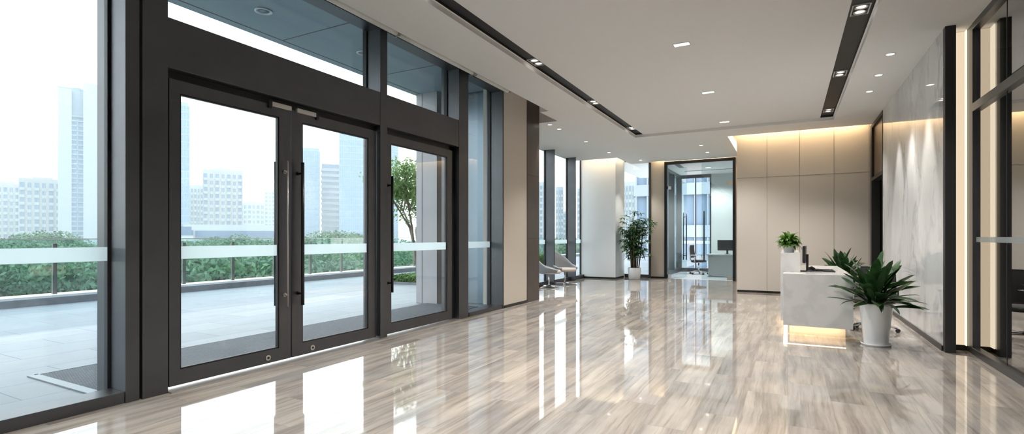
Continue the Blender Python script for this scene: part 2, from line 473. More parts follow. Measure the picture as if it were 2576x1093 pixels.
for (i, j), (h, mt) in H.items():
    if h is None: continue
    t = kb if mt else cb
    t.quad((xs[i], ys[j], h), (xs[i], ys[j+1], h), (xs[i+1], ys[j+1], h), (xs[i+1], ys[j], h))
    for (di, dj) in ((1, 0), (0, 1)):
        h2, m2 = H.get((i+di, j+dj), (None, 0))
        if h2 is None or abs(h2-h) < 1e-6: continue
        lo, hi = min(h, h2), max(h, h2)
        tt = kb if (mt and m2) else cb
        if mt != m2 and abs(hi-lo) < .04: tt = kb
        if di: tt.quad((xs[i+1], ys[j], lo), (xs[i+1], ys[j+1], lo), (xs[i+1], ys[j+1], hi), (xs[i+1], ys[j], hi))
        else: tt.quad((xs[i], ys[j+1], lo), (xs[i+1], ys[j+1], lo), (xs[i+1], ys[j+1], hi), (xs[i], ys[j+1], hi))
ceil = cb.build('ceiling', 'ceil'); struct(ceil, 'white plaster lobby ceiling with a raised centre and light coves', 'ceiling')
kb.build('light_channel', 'black', ceil)['label'] = 'black recessed channel strip'
# slab above, keeps daylight out of the pockets
b = MB(); b.box(-4.86, 6.2, YN-.1, 8.9, 4.06, 4.3); b.box(-6.1, 6.2, 8.9, 24.2, 4.06, 4.3); struct(b.build('ceiling_slab', 'ceil'), 'concrete slab above the lobby ceiling', 'ceiling')

# facade frame elements (structure): X front -4.56, glass at about -4.8
XF = -4.56
def post(n, y0, y1, x0=-5.0, x1=XF, z1=4.05, label=''):
    b = MB(); b.box(x0, x1, y0, y1, 0, z1)
    return struct(b.build('trim_%d' % n, 'frame', bevel=.003), label, 'post')
post(1, 2.14, 2.24, label='narrow dark metal mullion left of the entrance doors')
post(2, 2.255, 2.45, -4.9, XF+.01, label='wide dark metal post left of the entrance doors')
post(3, 5.0, 5.13, -4.85, label='slim dark metal post between double door and single door')
post(4, 6.78, 7.05, -4.9, label='wide dark metal post right of the single entrance door')
post(5, 8.19, 8.235, -4.9, label='dark metal edge post against the beige wall')
b = MB(); b.box(-5.0, XF-.03, 7.05, 7.09, 0, 4.05); struct(b.build('trim_6', 'framed'), 'black shadow gap beside the wide post', 'trim')
b = MB(); b.box(-4.9, XF-.004, 2.45, 6.78, 2.72, 3.14); struct(b.build('trim_7', 'frame', bevel=.003), 'deep dark metal beam above the entrance doors', 'beam')
# jamb and head frame the doors hang in
b = MB()
b.box(-4.72, -4.66, 2.45, 6.78, 2.655, 2.72); b.box(-4.74, -4.66, 6.66, 6.78, 0, 2.72); b.box(-4.74, -4.66, 2.45, 2.49, 0, 2.72)
struct(b.build('trim_8', 'framed'), 'black door head and jamb recess under the beam', 'door frame')
b = MB(); b.box(-4.74, -4.50, 2.45, 6.78, 0, .012); struct(b.build('trim_9', 'steel'), 'thin metal threshold strip under the entrance doors', 'threshold')
# frosted film bands are children of the windows
def window(n, y0, y1, z0, z1, xg=-4.80, film=True, fr=.035, label='', xo=-4.9, xi=-4.72, mat='pane'):
    t = thing('window_%d' % n, label, 'window', (xg, (y0+y1)/2, z0), kind='structure')
    b = MB()
    b.box(xo, xi, y0, y1, z0, z0+fr); b.box(xo, xi, y0, y1, z1-fr, z1)
    b.box(xo, xi, y0, y0+fr, z0+fr, z1-fr); b.box(xo, xi, y1-fr, y1, z0+fr, z1-fr)
    b.build('window_frame', 'framed' if fr < .03 else 'frame', t)
    b = MB(); b.box(xg-.006, xg+.006, y0+fr, y1-fr, z0+fr, z1-fr); b.build('pane', mat, t)
    if film:
        b = MB(); b.box(xg+.008, xg+.010, y0+fr, y1-fr, 1.11, 1.22); b.build('frosted_band', 'film', t)
    return t
window(1, -1.5, 2.14, .0, 4.05, -4.80, True, .02, 'large floor to ceiling window left of the entrance, frosted band across', -4.84, -4.79)
window(2, 2.45, 5.0, 3.14, 4.05, -4.80, False, .02, 'wide transom window above the double door', -4.84, -4.78)
window(3, 5.13, 6.78, 3.14, 4.05, -4.80, False, .02, 'smaller transom window above the single door', -4.84, -4.78)
window(4, 7.09, 8.19, .0, 4.05, -4.83, True, .02, 'narrow tall window between the wide post and the beige wall', -4.87, -4.81)
# sills and heads
for n, y0, y1, z0, z1, lab in ((10, -5, 2.14, 0, .09, 'dark metal sill under the large left window'),
                              (11, 7.09, 8.19, 0, .07, 'dark metal sill under the narrow tall window'),
                              (12, -5, 2.14, 3.95, 4.05, 'dark metal head above the large left window'),
                              (13, 2.45, 6.78, 3.95, 4.05, 'dark metal head above the transom windows'),
                              (14, 7.09, 8.19, 3.95, 4.05, 'dark metal head above the narrow tall window')):
    b = MB(); b.box(-4.79, XF-.01, y0, y1, z0, z1); struct(b.build('trim_%d' % n, 'frame', bevel=.003), lab, 'sill' if z0 < 1 else 'trim')
post(15, -1.6, -1.5, label='dark metal mullion behind the camera on the window side')
window(5, -5.0, -1.6, 0, 4.05, -4.80, True, .02, 'further floor to ceiling window behind the camera', -4.84, -4.79)

# entrance doors (structure by name, with parts)
def leaf(n, y0, y1, g0, g1, label, closer=None, lock=None):
    x0, x1 = -4.66, -4.61
    t = thing('door_%d' % n, label, 'door', (-4.64, y0, 0), kind='structure')
    b = MB()
    b.box(x0, x1, y0, g0, .03, 2.645); b.box(x0, x1, g1, y1, .03, 2.645)
    b.box(x0, x1, g0, g1, .03, .16); b.box(x0, x1, g0, g1, 2.535, 2.645)
    b.build('door_frame', 'frame', t)
    b = MB()
    for (a0, a1, c0, c1) in ((g0, g0+.012, .16, 2.535), (g1-.012, g1, .16, 2.535), (g0, g1, .16, .172), (g0, g1, 2.523, 2.535)):
        b.box(x0+.008, x1-.008, a0, a1, c0, c1)
    b.build('glazing_bead', 'framed', t)
    b = MB(); b.box(-4.641, -4.631, g0+.01, g1-.01, .17, 2.525); b.build('pane', 'doorpane', t)
    b = MB(); b.box(-4.629, -4.627, g0+.012, g1-.012, 1.11, 1.22); b.build('frosted_band', 'film', t)
    if closer:
        b = MB(); b.box(x1, x1+.03, closer[0], closer[1], 2.622, 2.668)
        c = b.build('door_closer', 'steel', t, bevel=.003)
        b = MB(); b.box(x1+.004, x1+.022, closer[2], closer[2]+.03, 2.60, 2.68); b.build('closer_arm', 'framed', c)
    if lock:
        b = MB(); b.tube([(x1, lock, .085), (x1+.008, lock, .085)], .028, 20)
        k = b.build('floor_lock', 'steel', t)
        b = MB(); b.tube([(x1+.008, lock, .085), (x1+.012, lock, .085)], .012, 12); b.build('keyhole', 'framed', k)
    return t
def handle(t, y, side, r=.017, mat='darkmetal', z0=.58, z1=2.09, off=.075):
    x = (-4.61 + off) if side > 0 else (-4.66 - off)
    xs_ = -4.61 if side > 0 else -4.66
    b = MB(); b.tube([(x, y, z0), (x, y, z1)], r, 16)
    for z in (.70, 1.975): b.tube([(xs_, y, z), (x, y, z)], .011, 12)
    for z in (.70, 1.975): b.tube([(xs_, y, z), (xs_+.008*side, y, z)], .020, 14)
    b.build('pull_handle', mat, t)
d1 = leaf(1, 2.49, 3.70, 2.58, 3.56, 'left leaf of the dark framed glass double entrance door', (3.46, 3.69, 3.43), 3.43)
handle(d1, 3.615, -1); handle(d1, 3.625, 1, .007, 'steel', off=.05)
d2 = leaf(2, 3.715, 4.975, 3.85, 4.84, 'right leaf of the dark framed glass double entrance door', (3.76, 4.01, 4.02), 3.98)
handle(d2, 3.79, 1)
d3 = leaf(3, 5.155, 6.655, 5.26, 6.53, 'single dark framed glass entrance door right of the slim post')
handle(d3, 5.195, 1)

# roller blinds tucked in the ceiling pocket
bl = None
for k, (y0, y1, lab) in enumerate(((-1.4, 5.17, 'long white roller blind rolled up in the ceiling pocket above the entrance doors'),
                                   (5.21, 6.98, 'white roller blind rolled up above the single entrance door'),
                                   (7.08, 8.17, 'short white roller blind rolled up above the narrow tall window'))):
    t = thing('roller_blind', lab, 'blind', (-4.42, y0, 3.90), group='roller blinds along the glass front')
    b = MB(); b.tube([(-4.44, y0, 3.925), (-4.44, y1, 3.925)], .035, 14); b.build('rolled_fabric', 'blind', t)
    b = MB(); b.box(-4.40, -4.385, y0, y1, 3.95, 4.04); b.build('cassette', 'blindrail', t)
    b = MB(); b.box(-4.48, -4.39, y1, y1+.012, 3.88, 4.05); b.build('bracket', 'steel', t)

# beige and brown walls right of the facade
b = MB(); b.box(-5.0, -4.57, 8.235, 9.19, .05, 4.05); struct(b.build('wall_left', 'beige'), 'beige wall panel between the narrow window and the dark brown panel', 'wall')
b = MB(); b.box(-5.0, XF, 9.19, 9.75, 0, 4.05); struct(b.build('wall_brown', 'brown'), 'tall dark brown wood wall panel', 'wall')
b = MB()
for z in (1.27, 2.54): b.box(XF-.001, XF+.001, 9.19, 9.75, z, z+.006)
b.build('panel_seam', 'blackwall', bpy.data.objects['wall_brown'])
b = MB(); b.box(-4.6, -4.555, 8.235, 9.19, 0, .05); struct(b.build('baseboard_left', 'skirt'), 'dark skirting under the beige wall panel', 'baseboard')
b = MB(); b.box(-6.1, -5.0, 8.75, 9.75, 0, 4.05); struct(b.build('wall_return', 'brown'), 'side wall behind the brown panel', 'wall')

# ---------------- far recess windows X=-5.8
XR = -5.82
for n, y0, y1 in ((6, 9.75, 12.86), (7, 12.94, 14.44), (8, 14.52, 15.6)):
    window(n, y0, y1, .0, 3.98, XR-.02, True, .02, 'tall glass bay %s' % {6: 'behind the lounge chairs next to the brown panel', 7: 'between the two blue grey mullions', 8: 'beside the white column'}[n], XR-.05, XR+.0)
for n, y in ((16, 12.86), (17, 14.44)):
    b = MB(); b.box(XR-.04, XR+.25, y, y+.05, 0, 3.98); struct(b.build('trim_%d' % n, 'frame', bevel=.003), 'deep blue grey mullion fin %s' % ('near the lounge chairs' if n == 16 else 'next to the white column'), 'mullion')
b = MB(); b.box(XR, XR+.10, 9.75, 15.6, 0, .11); struct(b.build('trim_18', 'frame', bevel=.004), 'dark metal sill along the far window bays', 'sill')
# white column
b = MB(); b.box(-5.84, -4.70, 15.6, 16.6, .05, 3.98); struct(b.build('wall_column', 'white_wall'), 'wide white column at the far end left of the palm', 'column')
b = MB(); b.box(-5.83, -4.71, 15.61, 16.6, 0, .05); struct(b.build('baseboard_column', 'skirt'), 'dark skirting around the white column', 'baseboard')
# far window behind the palm
window_t = thing('window_9', 'tall far window behind the palm', 'window', (-4.3, 16.62, 0), kind='structure')
b = MB(); b.box(-4.70, -3.91, 16.60, 16.66, 0, .10); b.box(-4.70, -3.91, 16.60, 16.66, 3.75, 3.98); b.build('window_frame', 'frame', window_t)
b = MB(); b.box(-4.70, -3.91, 16.625, 16.637, .10, 3.75); b.build('pane', 'pane', window_t)
b = MB(); b.box(-4.70, -3.91, 16.620, 16.622, 1.11, 1.22); b.build('frosted_band', 'film', window_t)
b = MB(); b.box(-3.91, -3.84, 16.56, 16.75, 0, 3.98); struct(b.build('trim_19', 'frame'), 'thin dark mullion right of the palm', 'mullion')
b = MB(); b.box(-3.84, -3.42, 16.60, 16.75, .05, 3.98); struct(b.build('wall_far', 'beige'), 'narrow beige wall strip left of the glass meeting room door', 'wall')
b = MB(); b.box(-3.84, -3.42, 16.59, 16.75, 0, .05); struct(b.build('baseboard_far', 'skirt'), 'dark skirting under the narrow beige strip', 'baseboard')

# projecting panelled wall behind reception
b = MB(); b.box(-1.07, 1.60, 13.35, 13.6, .05, 3.98); b.box(-1.07, -.9, 13.6, 16.75, .05, 3.98)
wp = b.build('wall_back', 'panel'); struct(wp, 'warm grey panelled wall behind the reception desk', 'wall')
b = MB()
for x in (-.43, .23, .89, 1.53): b.box(x, x+.006, 13.348, 13.352, .05, 3.98)
b.box(-1.07, 1.57, 13.348, 13.352, 2.69, 2.696)
b.build('panel_seam', 'seam', wp)
b = MB(); b.box(-1.06, 1.6, 13.36, 13.6, 0, .05); b.box(-1.06, -.9, 13.6, 16.7, 0, .05); struct(b.build('baseboard_back', 'skirt'), 'dark recessed skirting under the panelled wall', 'baseboard')

# right wall: marble, lift-lobby opening, pier, lit niche
b = MB(); b.box(1.56, 1.655, 7.51, 10.775, .06, 3.67); b.box(1.56, 1.655, 10.785, 11.74, .06, 3.67)
b.box(1.565, 1.655, 10.775, 10.785, .06, 3.67)
struct(b.build('wall_right', 'marble'), 'polished white marble wall with grey veins', 'wall')
b = MB(); b.box(1.545, 1.655, 7.51, 11.74, 0, .06); struct(b.build('baseboard_right', 'skirt'), 'dark metal skirting under the marble wall', 'baseboard')
b = MB(); b.box(1.56, 1.655, 7.42, 7.51, 0, 3.67); struct(b.build('trim_20', 'black'), 'black end post of the marble wall', 'trim')
b = MB()
b.box(1.555, 1.70, 11.74, 11.80, 0, 3.67); b.box(1.555, 1.70, 13.15, 13.35, 0, 3.67); b.box(1.555, 1.70, 11.80, 13.15, 3.60, 3.67); b.box(1.555, 1.70, 11.80, 13.15, 2.48, 2.55)
struct(b.build('trim_21', 'black'), 'black frame of the opening beside the marble wall', 'frame')
b = MB(); b.box(1.60, 1.66, 11.80, 13.15, 2.55, 3.60); struct(b.build('wall_overpanel', 'bronze'), 'brown bronze panel above the dark opening', 'panel')
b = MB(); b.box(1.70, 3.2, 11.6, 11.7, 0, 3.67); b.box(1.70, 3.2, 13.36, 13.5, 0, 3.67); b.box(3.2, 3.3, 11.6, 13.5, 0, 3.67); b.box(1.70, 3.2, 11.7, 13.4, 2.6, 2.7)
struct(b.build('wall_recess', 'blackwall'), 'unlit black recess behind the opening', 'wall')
# niche light
nt_ = thing('niche_light', 'tall warm lit niche between the black post and the glass partition', 'light', (1.73, 7.68, 0))
b = MB(); b.box(1.662, 1.81, 7.68, 7.70, .06, 3.66); b.build('light_panel', 'ledpanel', nt_)
b = MB(); b.box(1.660, 1.668, 7.55, 7.68, .06, 3.66); b.box(1.79, 1.797, 7.62, 7.68, .06, 3.66); b.build('led_strip', 'nicheled', nt_)
b = MB(); b.box(1.655, 1.81, 7.66, 7.72, 0, .06); b.build('base_plate', 'skirt', nt_)
b = MB(); b.box(1.655, 1.80, 7.725, 7.76, 0, 3.67); struct(b.build('wall_niche', 'white_wall'), 'back wall of the lit niche', 'wall')
# glass partition
gp = thing('window_10', 'dark reflective glass partition on the right with black metal frame', 'glass partition', (1.84, 2, 0), kind='structure')
b = MB()
b.box(1.805, 1.90, 7.46, 7.66, 0, 3.67)
b.box(1.80, 1.90, YN, 7.46, 2.69, 2.78); b.box(1.80, 1.90, YN, 7.46, 0, .075); b.box(1.80, 1.90, YN, 7.46, 3.60, 3.67)
b.box(1.82, 1.90, 1.0, 1.1, .075, 3.60)
b.build('partition_frame', 'frame', gp, bevel=.003)
b = MB(); b.box(1.84, 1.852, YN, 7.46, .075, 2.69); b.box(1.84, 1.852, YN, 7.46, 2.78, 3.60); b.build('pane', 'dark_glass', gp)
b = MB(); b.box(1.836, 1.838, YN, 7.46, 1.245, 1.30); b.build('frosted_band', 'film', gp)
b = MB(); b.box(1.837, 1.840, 6.55, 6.558, .075, 2.69); b.box(1.837, 1.840, 6.55, 6.558, 2.78, 3.6); b.build('glass_joint', 'framed', gp)
# dark office behind partition
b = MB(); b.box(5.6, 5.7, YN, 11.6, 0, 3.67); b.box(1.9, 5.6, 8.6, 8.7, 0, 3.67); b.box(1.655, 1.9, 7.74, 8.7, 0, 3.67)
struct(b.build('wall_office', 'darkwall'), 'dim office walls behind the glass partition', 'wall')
b = MB(); b.box(1.62, 6.0, YN, 13.6, 3.67, 3.75); struct(b.build('ceiling_office', 'ceil'), 'office ceiling behind the glass partition', 'ceiling')
b = MB(); b.box(-5.0, 5.7, YN-.2, YN, 0, 4.05); struct(b.build('wall_behind', 'beige'), 'beige wall behind the camera', 'wall')

# ================================================================= MEETING ROOM
XL2, XR2, YF2 = -3.56, -.9, 20.2
b = MB(); b.box(XL2-.3, XR2, 16.62, YF2+.2, -.1, -.001); struct(b.build('floor_meeting_room', 'carpet'), 'grey carpet in the glass fronted meeting room', 'floor')
b = MB(); b.box(XL2-.3, XR2+.1, 16.75, YF2+.2, 3.62, 3.7); cm = struct(b.build('ceiling_meeting_room', 'ceil'), 'white ceiling of the meeting room', 'ceiling')
b = MB(); b.box(-3.2, -1.6, 18.9, 18.96, 3.612, 3.62); b.box(-3.2, -3.05, 17.0, 17.9, 3.612, 3.62); b.build('ceiling_slot', 'black', cm)
b = MB(); b.box(-2.48, XR2, YF2, YF2+.15, 0, 3.62); struct(b.build('wall_meeting_far', 'officewall'), 'pale grey far wall of the meeting room', 'wall')
b = MB(); b.box(XR2, XR2+.1, 16.75, YF2+.2, 0, 3.62); struct(b.build('wall_meeting_right', 'officewall'), 'pale side wall of the meeting room', 'wall')
wm = thing('window_11', 'meeting room far window looking at the building opposite', 'window', (-2.7, YF2, 0), kind='structure')
b = MB(); b.box(XL2, -2.48, YF2, YF2+.12, 0, .14); b.box(XL2, -2.48, YF2, YF2+.12, 3.5, 3.62); b.box(-2.53, -2.48, YF2, YF2+.12, .14, 3.5); b.box(-3.05, -3.02, YF2, YF2+.1, .14, 3.5)
b.build('window_frame', 'frame', wm)
b = MB(); b.box(XL2, -2.5, YF2+.05, YF2+.06, .14, 3.5); b.build('pane', 'pane', wm)
b = MB(); b.box(XL2, -2.5, YF2+.045, YF2+.047, 1.05, 1.16); b.build('frosted_band', 'film', wm)
wl = thing('window_12', 'meeting room side window with dark mullions on the left', 'window', (XL2, 18.4, 0), kind='structure')
b = MB(); b.box(XL2-.15, XL2, 16.75, YF2+.12, 0, .14); b.box(XL2-.15, XL2, 16.75, YF2+.12, 3.5, 3.62)
for y in (17.6, 18.7, 20.1): b.box(XL2-.15, XL2+.04, y, y+.12, .14, 3.5)
b.build('window_frame', 'frame', wl)
b = MB(); b.box(XL2-.08, XL2-.07, 16.75, YF2, .14, 3.5); b.build('pane', 'pane', wl)
# glass door set
fr = thing('trim_22', 'dark bronze frame around the glass meeting room doors', 'door frame', (-2.4, 16.6, 0), kind='structure')
b = MB(); b.box(-3.42, -3.34, 16.56, 16.70, 0, 3.66); b.box(-1.44, -1.36, 16.56, 16.70, 0, 3.66); b.box(-3.34, -1.44, 16.56, 16.70, 3.57, 3.66); b.build('frame', 'darkmetal', fr)
b = MB(); b.box(-1.36, -1.07, 16.6, 16.75, 0, 3.98); struct(b.build('wall_far_right', 'beige'), 'beige strip between glass doors and panelled wall', 'wall')
dr = thing('door_4', 'closed right glass leaf of the meeting room door with tall dark handle', 'door', (-1.45, 16.62, 0), kind='structure')
b = MB(); b.box(-2.32, -1.445, 16.61, 16.622, .01, 3.56); b.build('pane', 'farpane', dr)
b = MB(); b.tube([(-2.24, 16.55, .56), (-2.24, 16.55, 2.09)], .02, 14)
for z in (.7, 1.95): b.tube([(-2.24, 16.61, z), (-2.24, 16.55, z)], .012, 10)
b.build('pull_handle', 'darkmetal', dr)
b = MB(); b.box(-1.60, -1.45, 16.60, 16.632, 2.86, 2.96); b.box(-1.60, -1.45, 16.60, 16.632, .02, .12); b.build('hinge_clamp', 'steel', dr)
dl = thing('door_5', 'left glass leaf of the meeting room door standing open inward', 'door', (-3.33, 16.64, 0), rz=math.radians(62), kind='structure')
b = MB(); b.box(0, .93, -.006, .006, .01, 3.56); b.build('pane', 'farpane', dl, local=True)
b = MB()
for s_ in (-1, 1):
    b.tube([(.84, .06*s_, .56), (.84, .06*s_, 2.09)], .016, 12)
    for z in (.7, 1.95): b.tube([(.84, 0, z), (.84, .06*s_, z)], .010, 10)
b.build('pull_handle', 'darkmetal', dl, local=True)
b = MB(); b.box(0, .14, -.014, .014, 2.80, 2.90); b.box(0, .14, -.014, .014, .02, .12); b.build('hinge_clamp', 'steel', dl, local=True)
# meeting room desk + monitors
t = thing('office_desk', 'pale grey desk inside the meeting room behind the glass door', 'desk', (-1.75, 18.2, 0))
b = MB(); b.box(-2.35, -1.05, 17.9, 18.6, .70, .74); b.build('desk_top', 'deskwhite', t, bevel=.004)
b = MB(); b.box(-2.30, -1.08, 17.95, 17.98, .05, .70); b.build('modesty_panel', 'deskwhite', t)
for x in (-2.30, -1.10):
    b = MB(); b.box(x, x+.04, 17.98, 18.58, 0, .70); b.build('leg', 'deskwhite', t)

def monitor(loc, rz, label, w=.5, h=.3, group=None):
    t = thing('computer_monitor', label, 'monitor', loc, rz, group)
    b = MB(); b.box(-w/2, w/2, -.015, .02, .12, .12+h); b.build('housing', 'plastic', t, local=True, bevel=.004)
    b = MB(); b.box(-w/2+.012, w/2-.012, -.018, -.015, .135, .105+h); b.build('screen', 'screen', t, local=True)
    b = MB(); b.box(-.03, .03, .02, .05, .01, .24); b.lathe([(.10, 0), (.10, .008), (.02, .014)], (0, .03, 0), 20); b.build('stand', 'plastic', t, local=True)
    return t
monitor((-1.75, 18.25, .74), 0, 'dark monitor on the pale desk inside the meeting room', .6, .34)

# ================================================================= LIGHT FIXTURES
def gimbal(loc, label):
    t = thing('twin_spotlight', label, 'ceiling light', loc, 0, 'twin spotlights in the black ceiling channels')
    x, y, z = 0, 0, 0
    b = MB()
    w, l = .085, .15
    for (a0, a1, c0, c1) in ((-w, w, -l, -l+.012), (-w, w, l-.012, l), (-w, -w+.012, -l, l), (w-.012, w, -l, l)):
        b.box(a0, a1, c0, c1, -.012, 0)
    b.build('trim_frame', 'greyplastic', t, local=True)
    b = MB(); b.box(-w+.012, w-.012, -l+.012, l-.012, -.003, 0); b.build('housing', 'black', t, local=True)
    for s_ in (-1, 1):
        b = MB(); b.lathe([(.062, 0), (.062, -.012), (.050, -.012), (.045, -.004)], (0, .069*s_, -.001), 24)
        r = b.build('reflector_ring', 'steel', t, local=True)
        b = MB(); b.lathe([(0, -.010), (.030, -.008), (.043, -.004)], (0, .069*s_, -.001), 20); b.build('bulb', 'lamp', r, local=True)
    spot('lamp', (0, 0, -.03), 42, 95, (1, .92, .83), parent=t, size=.05)
    return t
wl_ = 'window side of the ceiling'; rl_ = 'reception side of the ceiling'
g0 = gimbal((-3.105, 6.55, ZU+.03), 'twin spotlight in the black channel on the window side, nearest one in view')
GS = [(-3.105, 1.6, 'twin spotlight in the window side channel, behind the camera'), (-3.105, 4.08, 'twin spotlight in the window side channel just past the top edge of view'),
      (-3.105, 9.0, 'twin spotlight in the black channel on the window side, middle one of three in view'),
      (-3.105, 11.55, 'twin spotlight at the far end of the window side channel'),
      (.69, 1.6, 'twin spotlight in the reception side channel, behind the camera'), (.69, 4.15, 'twin spotlight in the reception side channel just past the top edge of view'),
      (.69, 6.68, 'twin spotlight in the black channel on the reception side, nearest one in view'),
      (.69, 9.15, 'twin spotlight in the black channel on the reception side, middle one of three in view'),
      (.69, 11.72, 'twin spotlight at the far end of the reception side channel')]
for x, y, lab in GS: place(copy_tree(g0), (x, y, ZU+.03), label=lab)

def rect_light(loc, label):
    t = thing('rectangular_downlight', label, 'ceiling light', loc, 0, 'rectangular downlights along the raised ceiling')
    b = MB()
    for (a0, a1, c0, c1) in ((-.10, .10, -.055, -.047), (-.10, .10, .047, .055), (-.10, -.092, -.055, .055), (.092, .10, -.055, .055)): b.box(a0, a1, c0, c1, -.006, 0)
    b.build('trim_frame', 'greyplastic', t, local=True)
    b = MB(); b.box(-.092, .092, -.047, .047, -.003, 0); b.build('diffuser', 'lampw', t, local=True)
    spot('lamp', (0, 0, -.03), 70, 120, (1, .96, .91), parent=t, size=.07)
    return t
r0 = rect_light((-1.18, 6.75, ZU), 'rectangular downlight in the raised ceiling, nearest of the three')
for y, lab in ((9.2, 'rectangular downlight in the raised ceiling, middle of the three'), (11.72, 'rectangular downlight in the raised ceiling, farthest of the three'),
               (4.2, 'rectangular downlight in the raised ceiling above the top edge of view'), (1.6, 'rectangular downlight in the raised ceiling behind the camera')):
    place(copy_tree(r0), (-1.18, y, ZU), label=lab)

def round_light(loc, label, tilt=0., power=45, ang=75, col=(1, .95, .88), group='round downlights in the lower ceiling'):
    t = thing('round_downlight', label, 'ceiling light', loc, 0, group)
    b = MB(); b.lathe([(.060, 0), (.060, -.004), (.048, -.006), (.046, 0)], n=24); b.build('trim_ring', 'pot', t, local=True)
    b = MB(); b.lathe([(0, -.004), (.045, -.002)], n=20); b.build('lens', 'lamp', t, local=True)
    spot('lamp', (0, 0, -.03), power, ang, col, (0, tilt, 0), parent=t, size=.03)
    return t
m0 = round_light((1.17, 8.21, ZC), 'round downlight in front of the marble wall, nearest of the three', math.radians(-5), 62, 42, (1, .93, .84), 'round downlights washing the marble wall')
for y, lab in ((9.19, 'round downlight in front of the marble wall, middle of the three'), (10.15, 'round downlight in front of the marble wall, farthest of the three')):
    place(copy_tree(m0), (1.17, y, ZC), label=lab)
w0 = round_light((-4.42, 10.48, ZC), 'small round downlight past the brown panel, nearest the pocket step', power=30)
for x, y, lab in ((-4.42, 9.98, 'small round downlight right beside the top of the brown panel'), (-4.42, 12.18, 'small round downlight above the lounge chairs bay'),
                  (-4.42, 14.05, 'small round downlight in front of the white column'), (-1.98, 14.08, 'downlight between the raised ceiling and the glass doors'),
                  (-1.98, 15.3, 'small downlight closest to the glass meeting room doors'), (-4.0, 15.9, 'small downlight above the palm near the far window')):
    place(copy_tree(w0), (x, y, ZC), label=lab)
t = place(copy_tree(w0), (-2.35, 18.3, 3.62), label='bright ceiling light inside the meeting room'); t.scale = (2, 1.5, 1)
for x, y, lab in ((-5.78, 4.24, 'round white downlight in the outdoor soffit left of centre'), (-5.74, 5.92, 'round white downlight in the outdoor soffit near the transom post')):
    t = thing('soffit_downlight', lab, 'ceiling light', (x, y, 4.13), 0, 'round downlights in the outdoor soffit')
    b = MB(); b.lathe([(.105, 0), (.105, -.012), (.08, -.014), (.07, 0)], n=28); b.build('trim_ring', 'pot', t, local=True)
    b = MB(); b.lathe([(0, -.004), (.07, -.002)], n=24); b.build('lens', 'soffit', t, local=True)

spot('meeting_room_fill', (-2.35, 17.6, 3.55), 60, 140, (1, .98, .95)); spot('meeting_room_fill', (-2.35, 19.2, 3.55), 60, 140, (1, .98, .95))  # added fill spots without fixtures, to brighten the meeting room
# coves: LED profiles lying in the pockets + the light they give
def cove(n, x0, x1, y0, y1, z, lab):
    t = MB(); t.box(x0, x1, y0, y1, z, z+.01); return tag(t.build('led_profile', 'led'), lab, 'light strip', 'hidden LED profiles in the ceiling coves')
cove(1, -1.2, 1.5, 13.14, 13.16, 3.80, 'warm LED profile in the cove above the panelled wall')
area('cove_lamp', (.22, 13.20, 3.90), 2.5, .04, 16, (1, .70, .38), (0, 0, 0))
area('cove_lamp', (-1.16, 14.8, 3.9), .04, 3.0, 14, (1, .72, .42), (0, 0, 0))
area('cove_lamp', (-5.1, 15.3, 3.9), 1.1, .04, 4, (1, .78, .5), (0, 0, 0))
area('cove_lamp', (-4.6, 15.9, 3.9), .04, 1.2, 2, (1, .78, .5), (0, 0, 0))
area('cove_lamp', (-2.6, 16.5, 3.9), 2.2, .04, 9, (1, .76, .48), (0, 0, 0))

# ================================================================= RECEPTION
t = thing('reception_desk', 'white marble reception desk with a raised counter and glowing plinth', 'reception desk', (.33, 7.7, 0))
b = MB(); b.box(-.055, .72, 7.70, 7.76, .14, .82); b.build('end_panel', 'deskmarble', t, bevel=.003)
b = MB(); b.box(-.055, .72, 7.76, 10.1, .78, .82); b.build('desk_top', 'deskmarble', t, bevel=.002)
b = MB(); b.box(-.055, -.02, 7.76, 10.1, .14, .78); b.build('side_panel', 'deskmarble', t)
b = MB(); b.box(-.09, .15, 8.12, 10.1, .82, 1.08); b.box(-.09, -.055, 8.12, 10.1, .14, .82); b.build('raised_counter', 'deskmarble', t, bevel=.003)
b = MB(); b.box(.02, .66, 7.95, 7.99, 0, .14); b.box(.02, .06, 7.99, 9.95, 0, .14); b.box(.62, .66, 7.99, 8.5, 0, .14); b.build('plinth', 'beige', t)
b = MB(); b.box(.45, .70, 7.76, 8.4, .16, .78); b.build('drawer_unit', 'deskwhite', t)
b = MB(); b.box(.0, .66, 7.88, 7.90, .13, .14); b.box(-.02, 0, 7.9, 10.0, .13, .14); b.build('led_strip', 'led', t)
area('plinth_lamp', (.33, 7.87, .128), .66, .05, 1.2, (1, .74, .45))
area('plinth_lamp', (-.03, 8.9, .128), .05, 2.2, 3.0, (1, .74, .45))
monitor((.205, 8.33, .82), math.radians(-94), 'black computer monitor seen edge-on on the reception desk', .34, .235)
t = thing('desk_telephone', 'black desk telephone lying on the reception desk by the monitor', 'telephone', (.38, 8.45, .82), math.radians(20))
b = MB(); b.box(-.10, .10, -.09, .09, 0, .03); b.build('body', 'plastic', t, local=True, bevel=.008)
b = MB(); b.tube([(-.09, -.06, .035), (-.085, 0, .055), (-.09, .06, .035)], [.022, .014, .022], 10); b.build('handset', 'plastic', t, local=True)
b = MB()
for i in range(3):
    for j in range(4): b.box(-.02+i*.03, .0+i*.03, -.06+j*.03, -.04+j*.03, .03, .034)
b.build('keypad', 'greyplastic', t, local=True)
t = thing('keyboard', 'dark computer keyboard on the reception desk', 'keyboard', (.50, 8.45, .82), math.radians(-90))
b = MB(); b.box(-.2, .2, -.07, .07, 0, .018); b.build('body', 'plastic', t, local=True, bevel=.004)
b = MB()
for i in range(13):
    for j in range(4): b.box(-.19+i*.0295, -.167+i*.0295, -.06+j*.031, -.036+j*.031, .018, .023)
b.build('keys', 'mesh', t, local=True)

